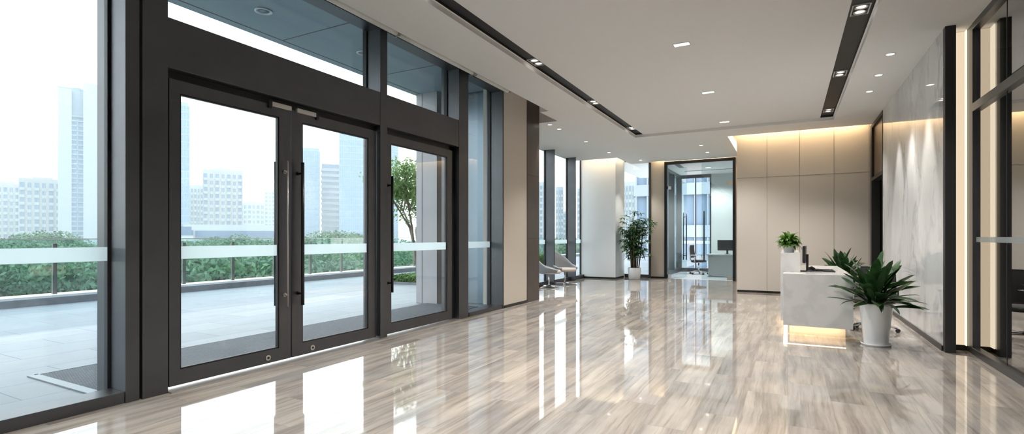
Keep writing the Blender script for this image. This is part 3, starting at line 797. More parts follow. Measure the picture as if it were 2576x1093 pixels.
# ================================================================= CHAIRS
def office_chair(loc, rz, label, frame='plastic', group=None):
    t = thing('office_chair', label, 'chair', loc, rz, group)
    b = MB()
    b.tube([(0, 0, .10), (0, 0, .40)], [.03, .022], 14); b.build('gas_column', 'chrome', t, local=True)
    bs = MB()
    for k in range(5):
        a = 2*PI*k/5+.3
        bs.tube([(0, 0, .105), (.15*math.cos(a), .15*math.sin(a), .10), (.30*math.cos(a), .30*math.sin(a), .065)], [.03, .022, .014], 8)
    base = bs.build('star_base', 'chrome' if frame == 'plastic' else 'greyplastic', t, local=True)
    for k in range(5):
        a = 2*PI*k/5+.3; c, s_ = math.cos(a), math.sin(a)
        w = MB()
        for q in (-1, 1):
            p = Vector((.30*c, .30*s_, .03)); n = Vector((-s_, c, 0))
            w.tube([p+n*.008*q, p+n*.024*q], .03, 14)
        w.build('caster', 'plastic', base, local=True)
    b = MB(); sv = b
    # seat: rounded cushion
    rows = []
    for (z, g) in ((.42, .80), (.44, .97), (.47, 1), (.495, .93), (.505, .7)):
        st = len(b.v)
        for k in range(24):
            a = 2*PI*k/24
            x = math.copysign(abs(math.cos(a))**.6, math.cos(a))*.245*g; y = math.copysign(abs(math.sin(a))**.6, math.sin(a))*.235*g
            b.v.append((x, y, z))
        rows.append(st)
    b.smooth = True
    for i in range(len(rows)-1):
        for k in range(24): b._f((rows[i]+k, rows[i]+(k+1) % 24, rows[i+1]+(k+1) % 24, rows[i+1]+k))
    b._f(tuple(rows[-1]+k for k in range(24))); b._f(tuple(rows[0]+k for k in reversed(range(24))))
    b.build('seat', 'mesh', t, local=True)
    # curved back (behind at +y)
    def bp(u, v_):   # u -1..1, v 0..1
        w = .23*(1-.12*v_) ; return Vector((u*w, .24+.05*v_-.06*(abs(u)**2)+.03*math.sin(v_*3), .56+.46*v_))
    b = MB(); nu, nv = 8, 8
    for off in (0, .02):
        for j in range(nv+1):
            for i in range(nu+1):
                p = bp(-1+2*i/nu, j/nv); b.v.append((p.x, p.y+off, p.z))
    b.smooth = True
    W = nu+1; K = W*(nv+1)
    for j in range(nv):
        for i in range(nu):
            a = j*W+i
            b._f((a, a+1, a+W+1, a+W)); b._f((K+a, K+a+W, K+a+W+1, K+a+1))
    back = b.build('backrest', 'mesh', t, local=True)
    b = MB()
    loop = [bp(-1+2*i/8, 0) for i in range(9)] + [bp(1, j/8) for j in range(1, 9)] + [bp(1-2*i/8, 1) for i in range(1, 9)] + [bp(-1, 1-j/8) for j in range(1, 9)]
    b.tube([p+Vector((0, .01, 0)) for p in loop], .013, 8); b.build('back_frame', frame, back, local=True)
    b = MB(); b.tube([(0, .05, .41), (0, .24, .42), (0, .31, .55), (0, .31, .70)], [.02, .02, .018, .016], 10); b.build('back_support', frame, t, local=True)
    for s_ in (-1, 1):
        b = MB(); b.tube([(.22*s_, .02, .43), (.30*s_, .02, .46), (.30*s_, .03, .66)], .014, 8); b.box(.27*s_-.0, .33*s_, -.10, .14, .66, .685)
        b.build('armrest', frame, t, local=True)
    return t
c0 = office_chair((1.05, 8.72, 0), math.radians(-175), 'black mesh office chair behind the reception desk'); c0.scale = (.92, .92, .88)
office_chair((-2.75, 19.0, 0), math.radians(75), 'small pale framed office chair seen through the glass doors', 'greyplastic')

def lounge_chair(loc, rz, label):
    t = thing('lounge_chair', label, 'chair', loc, rz, 'lounge chairs at the far windows')
    # shell: wraps from one arm around the back to the other arm
    n = 28; out = MB(); inn = MB()
    def prof(s_):  # s_ in -1..1 ; angle around from arm to arm, back at +y
        a = PI/2 - s_*PI*.72
        r = .33
        x = math.copysign(abs(math.cos(a))**.8, math.cos(a))*r*1.05; y = math.sin(a)*r*.95
        top = .57 + .32*(max(0, 1-abs(s_)*1.9))**.7 if abs(s_) < .53 else .55 - .10*((abs(s_)-.53)/.47)
        return x, y, top
    for mb, dr_, in ((out, 0), (inn, -.035)):
        for i in range(n+1):
            s_ = -1+2*i/n; x, y, top = prof(s_)
            L_ = math.hypot(x, y); k = (L_+dr_)/L_
            lean = (top-.40)*.28
            for (z, q, ln) in ((.36, .72, 0), (.40, .93, 0), (.47, 1.0, .15), ((.47+top)/2, 1.03, .55), (top, 1.06, 1)):
                mb.v.append((x*k*q, y*k*q + lean*ln*(1 if abs(s_) < .55 else .3), z))
        mb.smooth = True
        for i in range(n):
            for j in range(4):
                a = i*5+j; mb._f((a, a+5, a+6, a+1) if dr_ == 0 else (a, a+1, a+6, a+5))
    # join edges
    o2 = MB(); o2.smooth = True
    o2.v = out.v + inn.v; K = len(out.v); o2.f = out.f + [tuple(K+i for i in f) for f in inn.f]; o2.m = [0]*len(o2.f); o2.sm = [True]*len(o2.f)
    for i in range(n): o2._f((i*5+4, i*5+9, K+i*5+9, K+i*5+4))
    for i in (0, n):
        for j in range(4): o2._f((i*5+j, i*5+j+1, K+i*5+j+1, K+i*5+j))
    shell = o2.build('shell', 'fabric', t, local=True)
    b = MB(); b.tube([Vector(out.v[i*5+4])*.5+Vector(inn.v[i*5+4])*.5 for i in range(n+1)], .013, 8); b.build('edge_piping', 'shell', shell, local=True)
    b = MB(); b.lathe([(.15, .35), (.26, .36), (.295, .39), (.30, .42), (.27, .455), (.15, .465), (0, .467)], (0, -.02, 0), 28, 1.05, .98); b.build('seat_cushion', 'cushion', t, local=True)
    b = MB(); b.tube([(0, 0, .05), (0, 0, .36)], .022, 14); b.build('pedestal', 'chrome', t, local=True)
    b = MB()
    for k in range(4):
        a = PI/4+k*PI/2; b.tube([(0, 0, .055), (.33*math.cos(a), .33*math.sin(a), .015)], [.02, .012], 8)
    b.build('star_base', 'chrome', t, local=True)
    return t
l0 = lounge_chair((-5.38, 13.15, 0), math.radians(62), 'grey shell lounge chair facing the room, fully visible by the far window')
place(copy_tree(l0), (-5.42, 12.18, 0), math.radians(118), 'grey shell lounge chair half hidden behind the dark brown panel')

# ================================================================= PLANTS
def strap(b, base, az, length, rise, droop, width, n=9, fold=.25, twist=0., blade=False):
    """leaf blade leaving base, first along its rise angle then drooping"""
    d = Vector((math.cos(az), math.sin(az), 0)); side = Vector((-math.sin(az), math.cos(az), 0))
    p = Vector(base); ang = rise; st = len(b.v)
    for i in range(n+1):
        s_ = i/n
        w = width*(math.sin(PI*min(1, (s_*.92+.06))**.85))*.5 if i < n else .0005
        if blade and i < n: w = width*.5*(.22 + .78*math.sin(PI*max(0, (s_-.12)/.90))**1.1) if s_ > .12 else width*.11
        tw = twist*s_
        sd = side*math.cos(tw) + Vector((0, 0, 1))*math.sin(tw)
        up = Vector((0, 0, 1))
        b.v += [tuple(p - sd*w + up*w*fold), tuple(p), tuple(p + sd*w + up*w*fold)]
        ang -= droop/n*(0.4+1.2*s_)
        p = p + (d*math.cos(ang) + up*math.sin(ang))*(length/n)
    b.smooth = True
    for i in range(n):
        a = st+i*3
        b._f((a, a+1, a+4, a+3)); b._f((a+1, a+2, a+5, a+4))
    b.smooth = False

def tall_pot(t, r0, r1, h, mat='pot', saucer=True):
    b = MB(); b.lathe([(0, 0), (r0*.96, 0), (r0, .012), (r1, h-.012), (r1+.004, h), (r1-.014, h), (r1-.018, h-.05), (0, h-.05)], (0, 0, .015 if saucer else 0), 40); b.build('pot', mat, t, local=True)
    b = MB(); b.lathe([(0, h-.045), (r1-.02, h-.045)], (0, 0, .015), 30); b.build('soil', 'soil', t, local=True)
    if saucer:
        b = MB(); b.lathe([(0, 0), (r0*1.18, 0), (r0*1.27, .028), (r0*1.2, .028), (r0*1.12, .012), (0, .012)], n=40); b.build('saucer', mat, t, local=True)

def dracaena(loc, label, rz=0, seed=3):
    t = thing('dracaena_plant', label, 'potted plant', loc, rz, 'dracaena plants in tall white pots')
    tall_pot(t, .125, .170, .49)
    rnd = random.Random(seed)
    b = MB()
    st = [(.0, .0, .60), (-.06, .04, .55), (.07, .02, .57), (.0, -.06, .53), (-.02, .08, .64)]
    stm = MB()
    for sx, sy, sz in st: stm.tube([(sx*.6, sy*.6, .44), (sx, sy, sz)], [.018, .013], 8)
    stm.build('stems', 'cane', t, local=True)
    for (sx, sy, sz) in st:
        N_ = 12
        for k in range(N_):
            az = k*2.4 + rnd.uniform(-.3, .3) + sx*20
            s_ = k/N_
            rise = .15 + 1.25*s_ + rnd.uniform(-.12, .12)
            ln = rnd.uniform(.42, .56)*(1.0-.08*s_)
            dr_ = rnd.uniform(.15, .75)*(1.25-s_)
            strap(b, (sx, sy, sz-.10+.12*s_), az, ln, rise, dr_, rnd.uniform(.085, .12), 11, .22, rnd.uniform(-.6, .6), True)
    for k in range(10):   # low arching leaves over the rim
        az = k*2*PI/11+rnd.uniform(-.2, .2)
        strap(b, (.03*math.cos(az), .03*math.sin(az), .47), az, rnd.uniform(.36, .50), rnd.uniform(.35, .9), rnd.uniform(.5, 1.5), rnd.uniform(.06, .085), 10, .3, rnd.uniform(-.6, .6), True)
    b.build('foliage', 'leafdark', t, local=True)
    return t
dracaena((.935, 7.56, 0), 'nearest dracaena, broad dark leaves, in front of the desk end', 0, 3)
dracaena((.93, 11.3, 0), 'second dracaena farther back behind the reception desk', 1.3, 8)

t = thing('small_potted_plant', 'small bushy green plant in a pale grey pot on the raised counter', 'potted plant', (.015, 8.45, 1.08))
b = MB(); b.lathe([(0, 0), (.062, 0), (.066, .008), (.078, .10), (.082, .10), (.082, .112), (.072, .112), (.070, .09), (0, .09)], n=30); b.build('pot', 'potgrey', t, local=True)
b = MB(); b.lathe([(0, .095), (.07, .095)], n=24); b.build('soil', 'soil', t, local=True)
rnd = random.Random(5); b = MB()
for k in range(230):
    az = rnd.uniform(0, 2*PI); r = rnd.uniform(0, .06)
    strap(b, (r*math.cos(az), r*math.sin(az), .09+rnd.uniform(0, .10)), az+rnd.uniform(-.6, .6), rnd.uniform(.09, .17), rnd.uniform(.1, 1.5), rnd.uniform(.8, 2.2), rnd.uniform(.034, .052), 5, .3, rnd.uniform(-.8, .8))
b.build('foliage', 'leafbright', t, local=True)

t = thing('palm_plant', 'tall leafy lady palm in a white pot at the far window', 'potted plant', (-4.19, 15.9, 0))
b = MB(); b.lathe([(0, 0), (.16, 0), (.175, .015), (.20, .34), (.19, .355), (.18, .33), (0, .30)], n=36); b.build('pot', 'pot', t, local=True)
b = MB(); b.lathe([(0, .305), (.18, .305)], n=24); b.build('soil', 'soil', t, local=True)
rnd = random.Random(11); cn = MB(); fo = MB()
canes = []
for k in range(9):
    a = k*2.4; r = .03+.10*((k*.37) % 1)
    x, y = r*math.cos(a), r*math.sin(a); h = rnd.uniform(.9, 1.75)
    x2, y2 = x*(1+h*.9), y*(1+h*.9)
    cn.tube([(x, y, .29), ((x+x2)/2, (y+y2)/2, .29+h*.5), (x2, y2, .29+h)], [.034 if k < 5 else .018, .020, .010], 8); canes.append((x, y, x2, y2, h))
cn.build('canes', 'cane', t, local=True)
for (x, y, x2, y2, h) in canes:
    for j in range(24):
        s_ = .28 + .72*j/23
        bx_, by_, bz_ = x+(x2-x)*s_, y+(y2-y)*s_, .29+h*s_
        az = rnd.uniform(0, 2*PI); ln = rnd.uniform(.14, .38)*(1 if s_ > .5 else .75); el = rnd.uniform(.1, 1.0)
        tip = Vector((bx_+ln*math.cos(az)*math.cos(el), by_+ln*math.sin(az)*math.cos(el), bz_+ln*math.sin(el)))
        fo.tube([(bx_, by_, bz_), tuple(tip)], .004, 4, False)
        for q in range(8):
            strap(fo, tuple(tip), az+(-1.5+3.0*q/7)+rnd.uniform(-.15, .15), rnd.uniform(.13, .23), rnd.uniform(-.2, .6), rnd.uniform(.5, 1.6), rnd.uniform(.032, .050), 4, .25, rnd.uniform(-.5, .5))
fo.build('foliage', 'leafpalm', t, local=True)

# ================================================================= TERRACE
b = MB(); b.box(-13.1, -4.75, -12, 40, -.3, -.005); struct(b.build('floor_terrace', 'terrace'), 'pale stone paving of the outdoor terrace', 'floor')
b = MB(); b.box(-13.05, -12.5, -12, 40, -.05, .14); cu = struct(b.build('trim_23', 'curb', bevel=.01), 'grey granite curb along the terrace edge', 'curb')
b = MB(); b.box(-13.15, -12.66, -12, 40, .14, .165); b.build('coping', 'curbcap', cu)
t = thing('glass_railing', 'greenish glass balustrade with steel posts along the terrace edge', 'railing', (-12.9, 4, 0))
y = 1.05-3.75
posts = []
while y < 31: posts.append(y); y += 1.25
for y in posts:
    b = MB(); b.box(-12.93, -12.87, y-.035, y+.035, .165, 1.17); b.build('post', 'bronzepost', t)
for y in posts[:-1]:
    b = MB(); b.box(-12.855, -12.843, y+.02, y+1.23, .24, 1.25); b.build('glass_panel', 'railglass', t)
b = MB(); b.box(-12.865, -12.835, posts[0], posts[-1], 1.25, 1.27); b.build('top_rail', 'steel', t)
b = MB(); b.box(-6.22, -5.12, 2.2, 8.2, -.004, .006)
t = thing('entrance_mat', 'dark grey ribbed entrance mat in a metal frame outside the doors', 'doormat', (-5.67, 5.2, 0))
b.build('ribbed_mat', 'mat', t)
b = MB(); b.box(-6.25, -6.22, 2.17, 8.2, -.004, .008); b.box(-5.12, -5.09, 2.17, 8.2, -.004, .008); b.box(-6.25, -5.09, 2.12, 2.2, -.004, .008); b.build('mat_frame', 'matframe', t)
# soffit (canopy underside)
b = MB(); b.box(-6.57, -4.86, -6, 8.55, 4.13, 4.7); so = struct(b.build('ceiling_soffit', 'soffit'), 'pale blue grey metal soffit outside above the doors', 'soffit')
b = MB()
for y in (1.2, 3.1, 5.0, 6.9): b.box(-6.40, -4.86, y, y+.012, 4.126, 4.13)
b.box(-6.42, -6.405, -6, 8.55, 4.126, 4.13); b.build('soffit_joint', 'seam', so)
# outdoor column / return wall
b = MB(); b.box(-6.50, -6.00, 8.15, 8.9, 0, 4.7); w1 = struct(b.build('wall_outside_column', 'stone'), 'grey stone clad column outside beyond the single door', 'wall')
b = MB(); b.box(-6.36, -6.35, 8.145, 8.151, 0, 4.13); b.box(-6.5, -6.0, 8.146, 8.151, 3.05, 3.06); b.build('stone_joint', 'seam', w1)
b = MB(); b.box(-6.0, -5.0, 8.62, 8.75, .0, 4.7); struct(b.build('wall_outside_return', 'bluewall'), 'blue grey metal wall outside behind the stone column', 'wall')
b = MB(); b.box(-6.1, -5.0, 8.75, 30, 4.3, 5.5); struct(b.build('ceiling_outside_slab', 'stone'), 'slab edge above the far window bays', 'wall')

def foliage_blob(b, c, r, n, leaf, rnd, squash=.8):
    for _ in range(n):
        v = Vector((rnd.gauss(0, 1), rnd.gauss(0, 1), rnd.gauss(0, 1))).normalized()
        rr = r*rnd.uniform(.72, 1.03)
        p = Vector(c) + Vector((v.x*rr, v.y*rr, v.z*rr*squash))
        nrm = (v + Vector((rnd.gauss(0, .5), rnd.gauss(0, .5), rnd.gauss(0, .5)))).normalized()
        t1 = nrm.orthogonal().normalized(); a = rnd.uniform(0, 2*PI)
        t1 = Matrix.Rotation(a, 3, nrm) @ t1; t2 = nrm.cross(t1)
        L_ = leaf*rnd.uniform(.7, 1.3)
        b.quad(p-t1*L_, p-t2*L_*.5, p+t1*L_, p+t2*L_*.5)

def hedge(x0, x1, y0, y1, h, label, n=4500, z0=0):
    rnd = random.Random(int(x0*10)); b = MB()
    b.box(x0+.05, x1-.05, y0+.05, y1-.05, z0, z0+h-.05)
    for _ in range(n):
        f = rnd.random()
        if f < .5: p = Vector((rnd.uniform(x0, x1), rnd.uniform(y0, y1), z0+h+rnd.uniform(-.05, .03)))
        elif f < .8: p = Vector((rnd.uniform(x0, x1), y0+rnd.uniform(-.02, .05), z0+rnd.uniform(0, h)))
        else: p = Vector((x1+rnd.uniform(-.05, .02), rnd.uniform(y0, y1), z0+rnd.uniform(0, h)))
        n1 = Vector((rnd.gauss(0, 1), rnd.gauss(0, 1), rnd.gauss(0, 1))).normalized(); t1 = n1.orthogonal(); t2 = n1.cross(t1)
        L_ = rnd.uniform(.02, .045); b.quad(p-t1*L_, p-t2*L_*.5, p+t1*L_, p+t2*L_*.5)
    return tag(b.build('hedge', 'hedge', off=((x0+x1)/2, (y0+y1)/2, 0)), label, 'hedge')
hedge(-9.8, -7.5, 11.2, 12.6, .22, 'low clipped hedge on the terrace near the stone column')
hedge(-13.0, -8.6, 17.5, 19.0, .62, 'taller clipped hedge further along the terrace behind the path', 7000)
b = MB(); b.box(-9.9, -7.4, 11.1, 12.7, -.01, .06); tag(b.build('planter_curb', 'curb', off=(-8.6, 11.9, 0)), 'grey stone curb around the low hedge', 'curb')

def young_tree(loc, h, label):
    rnd = random.Random(21); t = thing('young_tree', label, 'tree', loc)
    tr = MB(); fo = MB()
    def grow(p, d, L_, r, lev):
        q = p + d*L_*.5 + Vector((rnd.gauss(0, .03), rnd.gauss(0, .03), 0)); e = p + d*L_
        tr.tube([tuple(p), tuple(q), tuple(e)], [r, r*.85, r*.65], 6, False)
        if lev == 0:
            foliage_blob(fo, tuple(e), .26, 50, .040, rnd, 1.0); foliage_blob(fo, tuple(p), .22, 26, .040, rnd, 1.0)
            return
        if lev < 3: foliage_blob(fo, tuple(e), .30, 40, .040, rnd, .9)
        for k in range(3 if lev > 1 else 4):
            a = rnd.uniform(0, 2*PI); s_ = rnd.uniform(.25, .55)
            nd = (d + Vector((math.cos(a)*s_, math.sin(a)*s_, rnd.uniform(-.1, .2)))).normalized()
            grow(e, nd, L_*rnd.uniform(.66, .85), r*.62, lev-1)
    for k in range(3):
        a = k*2.1+.5; grow(Vector((0.05*math.cos(a), .05*math.sin(a), 0)), Vector((math.cos(a)*.3, math.sin(a)*.3, 1)).normalized(), h*.27, .05, 3)
    zm = max(v[2] for v in fo.v); k = h/zm
    for mb in (tr, fo): mb.v = [(v[0]*k, v[1]*k, v[2]*k) for v in mb.v]
    tr.build('trunk', 'bark', t, local=True); fo.build('crown', 'leafyoung', t, local=True)
    return t
x, y = at(1062, 15.5)
young_tree((x, y, 0), 3.65, 'slender multi-stemmed young tree on the terrace beside the stone column')

# ================================================================= PARK AND CITY
GZ = -7.0
b = MB(); b.box(-900, -13.2, -500, 900, GZ-.5, GZ); b.box(-13.2, 300, 45, 900, GZ-.5, GZ); struct(b.build('floor_park', 'lawn'), 'green park ground below the terrace', 'ground')
b = MB(); b.box(-34, -28, -100, 500, GZ, GZ+.02); tag(b.build('road', 'road'), 'pale road running below the terrace trees', 'road', kind='structure')
def make_tree(seed, R=3.6, Ht=7.2, leaf=.16, n=2600):
    rnd = random.Random(seed); t = thing('park_tree', '', 'tree', (0, 0, 0), 0, 'park trees beyond the glass railing')
    tr = MB(); fo = MB()
    tr.tube([(0, 0, 0), (.1, .05, Ht*.3), (0, 0, Ht*.6)], [.28, .2, .13], 8)
    blobs = []
    for k in range(10):
        a = k*2.4; r = R*.62*math.sqrt((k+.5)/10); z = Ht*.68+rnd.uniform(-.7, .6)+(R-r)*.30
        blobs.append((r*math.cos(a), r*math.sin(a), z, R*rnd.uniform(.34, .50)))
        tr.tube([(0, 0, Ht*.35), (r*math.cos(a)*.6, r*math.sin(a)*.6, z-.6), (r*math.cos(a), r*math.sin(a), z)], [.12, .08, .04], 6)
    for (x_, y_, z_, r_) in blobs: foliage_blob(fo, (x_, y_, z_), r_, n//10, leaf, rnd, .75)
    tr.build('trunk', 'bark', t, local=True); fo.build('crown', 'leaftree', t, local=True)
    return t
protos = [make_tree(s_) for s_ in (1, 2, 3)]
PT = [max(v.co.z for c in p.children for v in c.data.vertices) for p in protos]
rnd = random.Random(77)
spots = []      # image column, distance, height of the crown top
for d, du, top in ((33, 100, .75), (45, 84, 1.0), (60, 66, 1.25)):
    u = -60 + rnd.uniform(0, 40)
    while u < 1475:
        spots.append((u + rnd.uniform(-10, 10), d + rnd.uniform(-2.5, 2.5), top + rnd.uniform(-.7, .25)))
        u += du
for (u, d, v) in ((1590, 32, 640), (1625, 42, 612), (1745, 36, 620), (1700, 38, 618), (60, 70, 590), (118, 74, 577), (165, 76, 590), (560, 72, 588), (640, 74, 596), (500, 78, 604),
                  (800, 70, 588), (835, 76, 577), (880, 80, 580), (920, 84, 586), (1410, 70, 596)):
    spots.append((u, d, zat(v, d)))
i = 0
for (u, d, top) in spots:
    x, y = at(u, d)
    if x > -15 and y < 44: continue
    if 1060 < u < 1335 or 1480 < u < 1570: continue
    k = i % 3
    o = protos[k] if i < 3 else copy_tree(protos[k])
    sc = (top-GZ)/PT[k]
    row = 'first row behind the railing' if d < 38 else ('middle row' if d < 52 else ('back row' if d < 66 else 'tall one behind the rows'))
    uu = int(u/2576*100)
    place(o, (x, y, GZ), rnd.uniform(0, 6.28), 'green park tree, %s, %d percent across the photo from the left' % (row, max(0, uu)), (sc*1.02, sc*1.02, sc)); i += 1

def tower(name, u0, u1, vt, d, mat, style, label, nfl=None, depth=None, base=GZ, extra=None, yaw=0., ncol=4, floor_h=3.2, group='towers on the skyline'):
    xc, yc = at((u0+u1)/2, d); w = (u1-u0)/F*d; h = zat(vt, d)-base
    dp = depth or w*.8
    ux = (u0+u1)/2
    face = TH + math.atan2(-(ux-CX), F)       # turn the front face towards the lobby
    t = thing(name, label, 'building', (xc, yc, base), face+yaw, group)
    b = MB(); b.box(-w/2, w/2, 0, dp, 0, h); b.build('body', mat, t, local=True)
    n = nfl or int(h/min(floor_h, 3.6)); fh = h/n
    if style == 'flats':
        wn, bc = MB(), MB()
        ncol = max(3, int(ncol*1.5)); cw = w/ncol
        for c in range(ncol):
            x0 = -w/2+cw*(c+.20); x1 = x0+cw*.6
            if c % 2 == 0:
                wn.box(x0, x1, -.3, .1, 2, h*.965)
                for k in range(n-1): bc.box(x0-.1, x1+.1, -1.0, 0, k*fh+2.2, k*fh+2.2+fh*.38)
            else:
                for q in (0, 1): wn.box(x0+(x1-x0)*(.08+.5*q), x0+(x1-x0)*(.42+.5*q), -.12, .1, 2, h*.965)
                for k in range(n-1): bc.box(x0, x1, -.25, 0, k*fh+2.0, k*fh+2.0+fh*.42)
        for k in range(n-1):
            for q in range(3): wn.box(w/2-.1, w/2+.15, dp*(.15+.28*q), dp*(.30+.28*q), k*fh+2.6, k*fh+2.6+fh*.5); wn.box(-w/2-.15, -w/2+.1, dp*(.15+.28*q), dp*(.30+.28*q), k*fh+2.6, k*fh+2.6+fh*.5)
        wn.build('windows', 'bwin', t, local=True); bc.build('balconies', 'bwhite', t, local=True)
    elif style == 'curtain':
        ml = MB()
        for k in range(n): ml.box(-w/2-.1, w/2+.1, -.12, dp+.1, k*fh, k*fh+fh*.22)
        for c in range(ncol*3+1):
            xx = -w/2+w*c/(ncol*3); ml.box(xx-.12, xx+.12, -.3, .05, 0, h)
        ml.build('mullions', 'bgrey', t, local=True)
    elif style == 'bands':
        ml = MB()
        for k in range(n): ml.box(-w/2-.5, w/2+.5, -.6, dp+.3, k*fh, k*fh+fh*.48)
        ml.build('floor_bands', 'bwhite', t, local=True)
    if style != 'curtain':
        b = MB(); b.box(-w*.22, w*.18, dp*.2, dp*.7, h, h+w*.10); b.box(-w*.5, w*.5, 0, .3, h, h+.9); b.build('roof_plant', mat, t, local=True)
    else:
        b = MB(); b.box(-w/2+.5, w/2-.5, .5, dp-.5, h, h+2); b.build('roof_plant', 'bgrey', t, local=True)
    if extra: extra(t, w, dp, h)
    return t
def tall_left(t, w, dp, h):
    b = MB(); b.box(-w*.02, w*.5, -3, dp*.7, 0, h*1.045); b.box(-w*.5, -w*.24, -2, dp*.5, 0, h*.995); b.build('core_walls', 'bwhite', t, local=True)
    b = MB(); b.box(-w*.24, -w*.02, -1.2, 0, 4, h*.82); b.build('stair_glass', 'bwin', t, local=True)
    b = MB()
    for k in range(28): b.box(-w*.24, -w*.02, -1.6, -1.1, 4+k*h*.029, 4+k*h*.029+.7)
    b.box(-w*.14, -w*.12, -1.6, -1.1, 4, h*.82); b.build('stair_bands', 'bgrey', t, local=True)
    b = MB()
    for k in range(30): b.box(w*.28, w*.46, -3.3, -2.9, 6+k*h*.033, 6+k*h*.033+h*.019)
    b.build('office_windows', 'bgrey', t, local=True)
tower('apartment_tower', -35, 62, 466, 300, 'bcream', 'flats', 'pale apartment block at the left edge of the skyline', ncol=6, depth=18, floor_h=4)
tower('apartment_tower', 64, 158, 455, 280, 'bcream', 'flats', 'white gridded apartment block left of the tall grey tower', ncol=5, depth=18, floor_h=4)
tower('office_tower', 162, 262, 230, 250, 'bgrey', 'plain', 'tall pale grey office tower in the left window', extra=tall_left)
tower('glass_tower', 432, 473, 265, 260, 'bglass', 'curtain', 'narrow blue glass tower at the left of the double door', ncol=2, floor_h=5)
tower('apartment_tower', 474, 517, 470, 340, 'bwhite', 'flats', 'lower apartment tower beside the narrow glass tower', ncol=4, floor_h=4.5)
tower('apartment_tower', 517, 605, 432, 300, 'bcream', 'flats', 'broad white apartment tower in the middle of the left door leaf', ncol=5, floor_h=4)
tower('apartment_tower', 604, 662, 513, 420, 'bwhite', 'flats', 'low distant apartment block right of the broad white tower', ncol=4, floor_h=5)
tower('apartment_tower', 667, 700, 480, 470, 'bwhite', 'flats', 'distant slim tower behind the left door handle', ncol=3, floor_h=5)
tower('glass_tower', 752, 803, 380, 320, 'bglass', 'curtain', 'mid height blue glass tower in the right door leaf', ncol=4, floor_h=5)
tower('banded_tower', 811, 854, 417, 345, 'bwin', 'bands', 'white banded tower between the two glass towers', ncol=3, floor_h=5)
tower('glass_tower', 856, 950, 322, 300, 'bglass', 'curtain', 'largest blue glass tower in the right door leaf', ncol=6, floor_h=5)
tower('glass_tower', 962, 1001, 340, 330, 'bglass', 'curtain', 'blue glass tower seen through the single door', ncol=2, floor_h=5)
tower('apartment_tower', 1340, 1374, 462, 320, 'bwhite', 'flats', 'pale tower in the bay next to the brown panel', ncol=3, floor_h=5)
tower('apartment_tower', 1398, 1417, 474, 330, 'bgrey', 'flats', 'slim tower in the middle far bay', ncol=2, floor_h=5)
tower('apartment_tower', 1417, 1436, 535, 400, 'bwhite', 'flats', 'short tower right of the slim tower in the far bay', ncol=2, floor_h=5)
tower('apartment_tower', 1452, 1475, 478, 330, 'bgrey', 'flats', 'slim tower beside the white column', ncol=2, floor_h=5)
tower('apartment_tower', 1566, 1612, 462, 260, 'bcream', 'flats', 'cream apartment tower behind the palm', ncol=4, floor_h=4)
# low podium
t = tower('podium_building', 480, 680, 566, 190, 'bwhite', 'plain', 'long low white building with dark window bands', depth=20)
for c in list(t.children):
    if c.name.startswith('roof_plant'): bpy.data.objects.remove(c)
w = 200/F*190
b = MB(); b.box(-w*.38, w*.5, -.3, .1, 8.2, 10.6); b.box(-w*.5, -w*.40, -.4, .1, 3, 10.8); b.box(w*.25, w*.5, -.6, .1, 3.6, 7.0); b.build('window_band', 'bwin', t, local=True)
t2 = tower('podium_building', 447, 479, 578, 160, 'bwin', 'bands', 'low dark glazed annex beside the long white building', nfl=3, depth=15, group=None)
# neighbouring building opposite the meeting room
t = thing('neighbour_building', 'large pale gridded glass building opposite the meeting room windows', 'building', (-11.9, 46, GZ))
b = MB(); b.box(0, 26, 0, 12, 0, 30); b.build('body', 'bgrey', t, local=True)
b = MB()
for k in range(9): b.box(-.2, 26.2, -.35, .2, k*3.6+1.1, k*3.6+2.1)
for k in range(27): b.box(k-.06, k+.06, -.3, .1, 0, 30)
b.build('white_grid', 'bwhite', t, local=True)
b = MB()
for k in range(9): b.box(-.35, .1, 0, 12, k*3.6+1.1, k*3.6+2.1)
b.build('side_bands', 'bwhite', t, local=True)

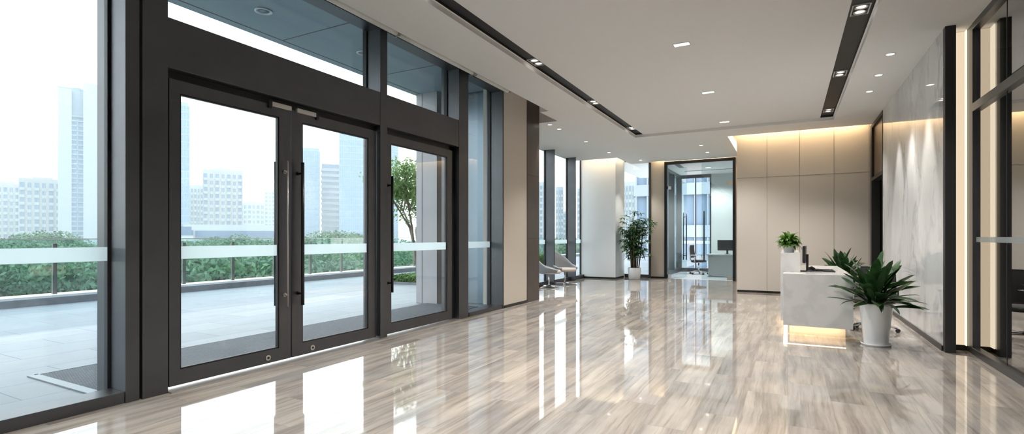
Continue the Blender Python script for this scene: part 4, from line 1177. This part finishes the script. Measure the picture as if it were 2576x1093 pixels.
# ================================================================= WORLD, LIGHT, CAMERA
W = bpy.data.worlds.new('overcast_sky'); S.world = W; W.use_nodes = True
nt = W.node_tree; bg = nt.nodes['Background']
tc = nt.nodes.new('ShaderNodeTexCoord'); sp = nt.nodes.new('ShaderNodeSeparateXYZ'); nt.links.new(tc.outputs['Generated'], sp.inputs[0])
rp = nt.nodes.new('ShaderNodeValToRGB'); rp.color_ramp.elements[0].position = .0; rp.color_ramp.elements[0].color = (.97, .97, .97, 1)
rp.color_ramp.elements[1].position = .5; rp.color_ramp.elements[1].color = (.86, .94, 1, 1)
nt.links.new(sp.outputs['Z'], rp.inputs['Fac']); nt.links.new(rp.outputs[0], bg.inputs['Color'])
bg.inputs['Strength'].default_value = 1.45

HAZE = 0.0009
if HAZE:
    m, nt, b_ = new_mat('city_haze'); nt.nodes.remove(b_)
    vs = nt.nodes.new('ShaderNodeVolumeScatter'); vs.inputs['Density'].default_value = HAZE; vs.inputs['Color'].default_value = (.96, .98, 1, 1)
    nt.links.new(vs.outputs[0], nt.nodes['Material Output'].inputs['Volume'])
    M['haze'] = m
    b = MB(); b.box(-700, -16, -300, 800, GZ-1, 130)
    tag(b.build('haze', 'haze'), 'pale haze hanging over the park and city', 'haze', kind='stuff')

cd = bpy.data.cameras.new('camera'); cam = bpy.data.objects.new('camera', cd); COL.objects.link(cam)
cam.location = (0, 0, EYE); cam.rotation_euler = (PI/2, 0, TH)
cd.sensor_width = 36; cd.lens = F/2576*36; cd.shift_y = (HY-546.5)/2576; cd.clip_end = 3000; cd.clip_start = .05
S.camera = cam
S.view_settings.view_transform = 'Standard'; S.view_settings.look = 'None'; S.view_settings.exposure = 1.5; S.view_settings.gamma = 1
S.view_settings.use_curve_mapping = False
S.cycles.max_bounces = 9; S.cycles.transparent_max_bounces = 20; S.cycles.diffuse_bounces = 4; S.cycles.glossy_bounces = 4; S.cycles.use_adaptive_sampling = True; S.cycles.adaptive_threshold = .02
S.cycles.volume_bounces = 1; S.cycles.use_denoising = True; S.cycles.sample_clamp_indirect = 6; S.cycles.caustics_reflective = False; S.cycles.caustics_refractive = False
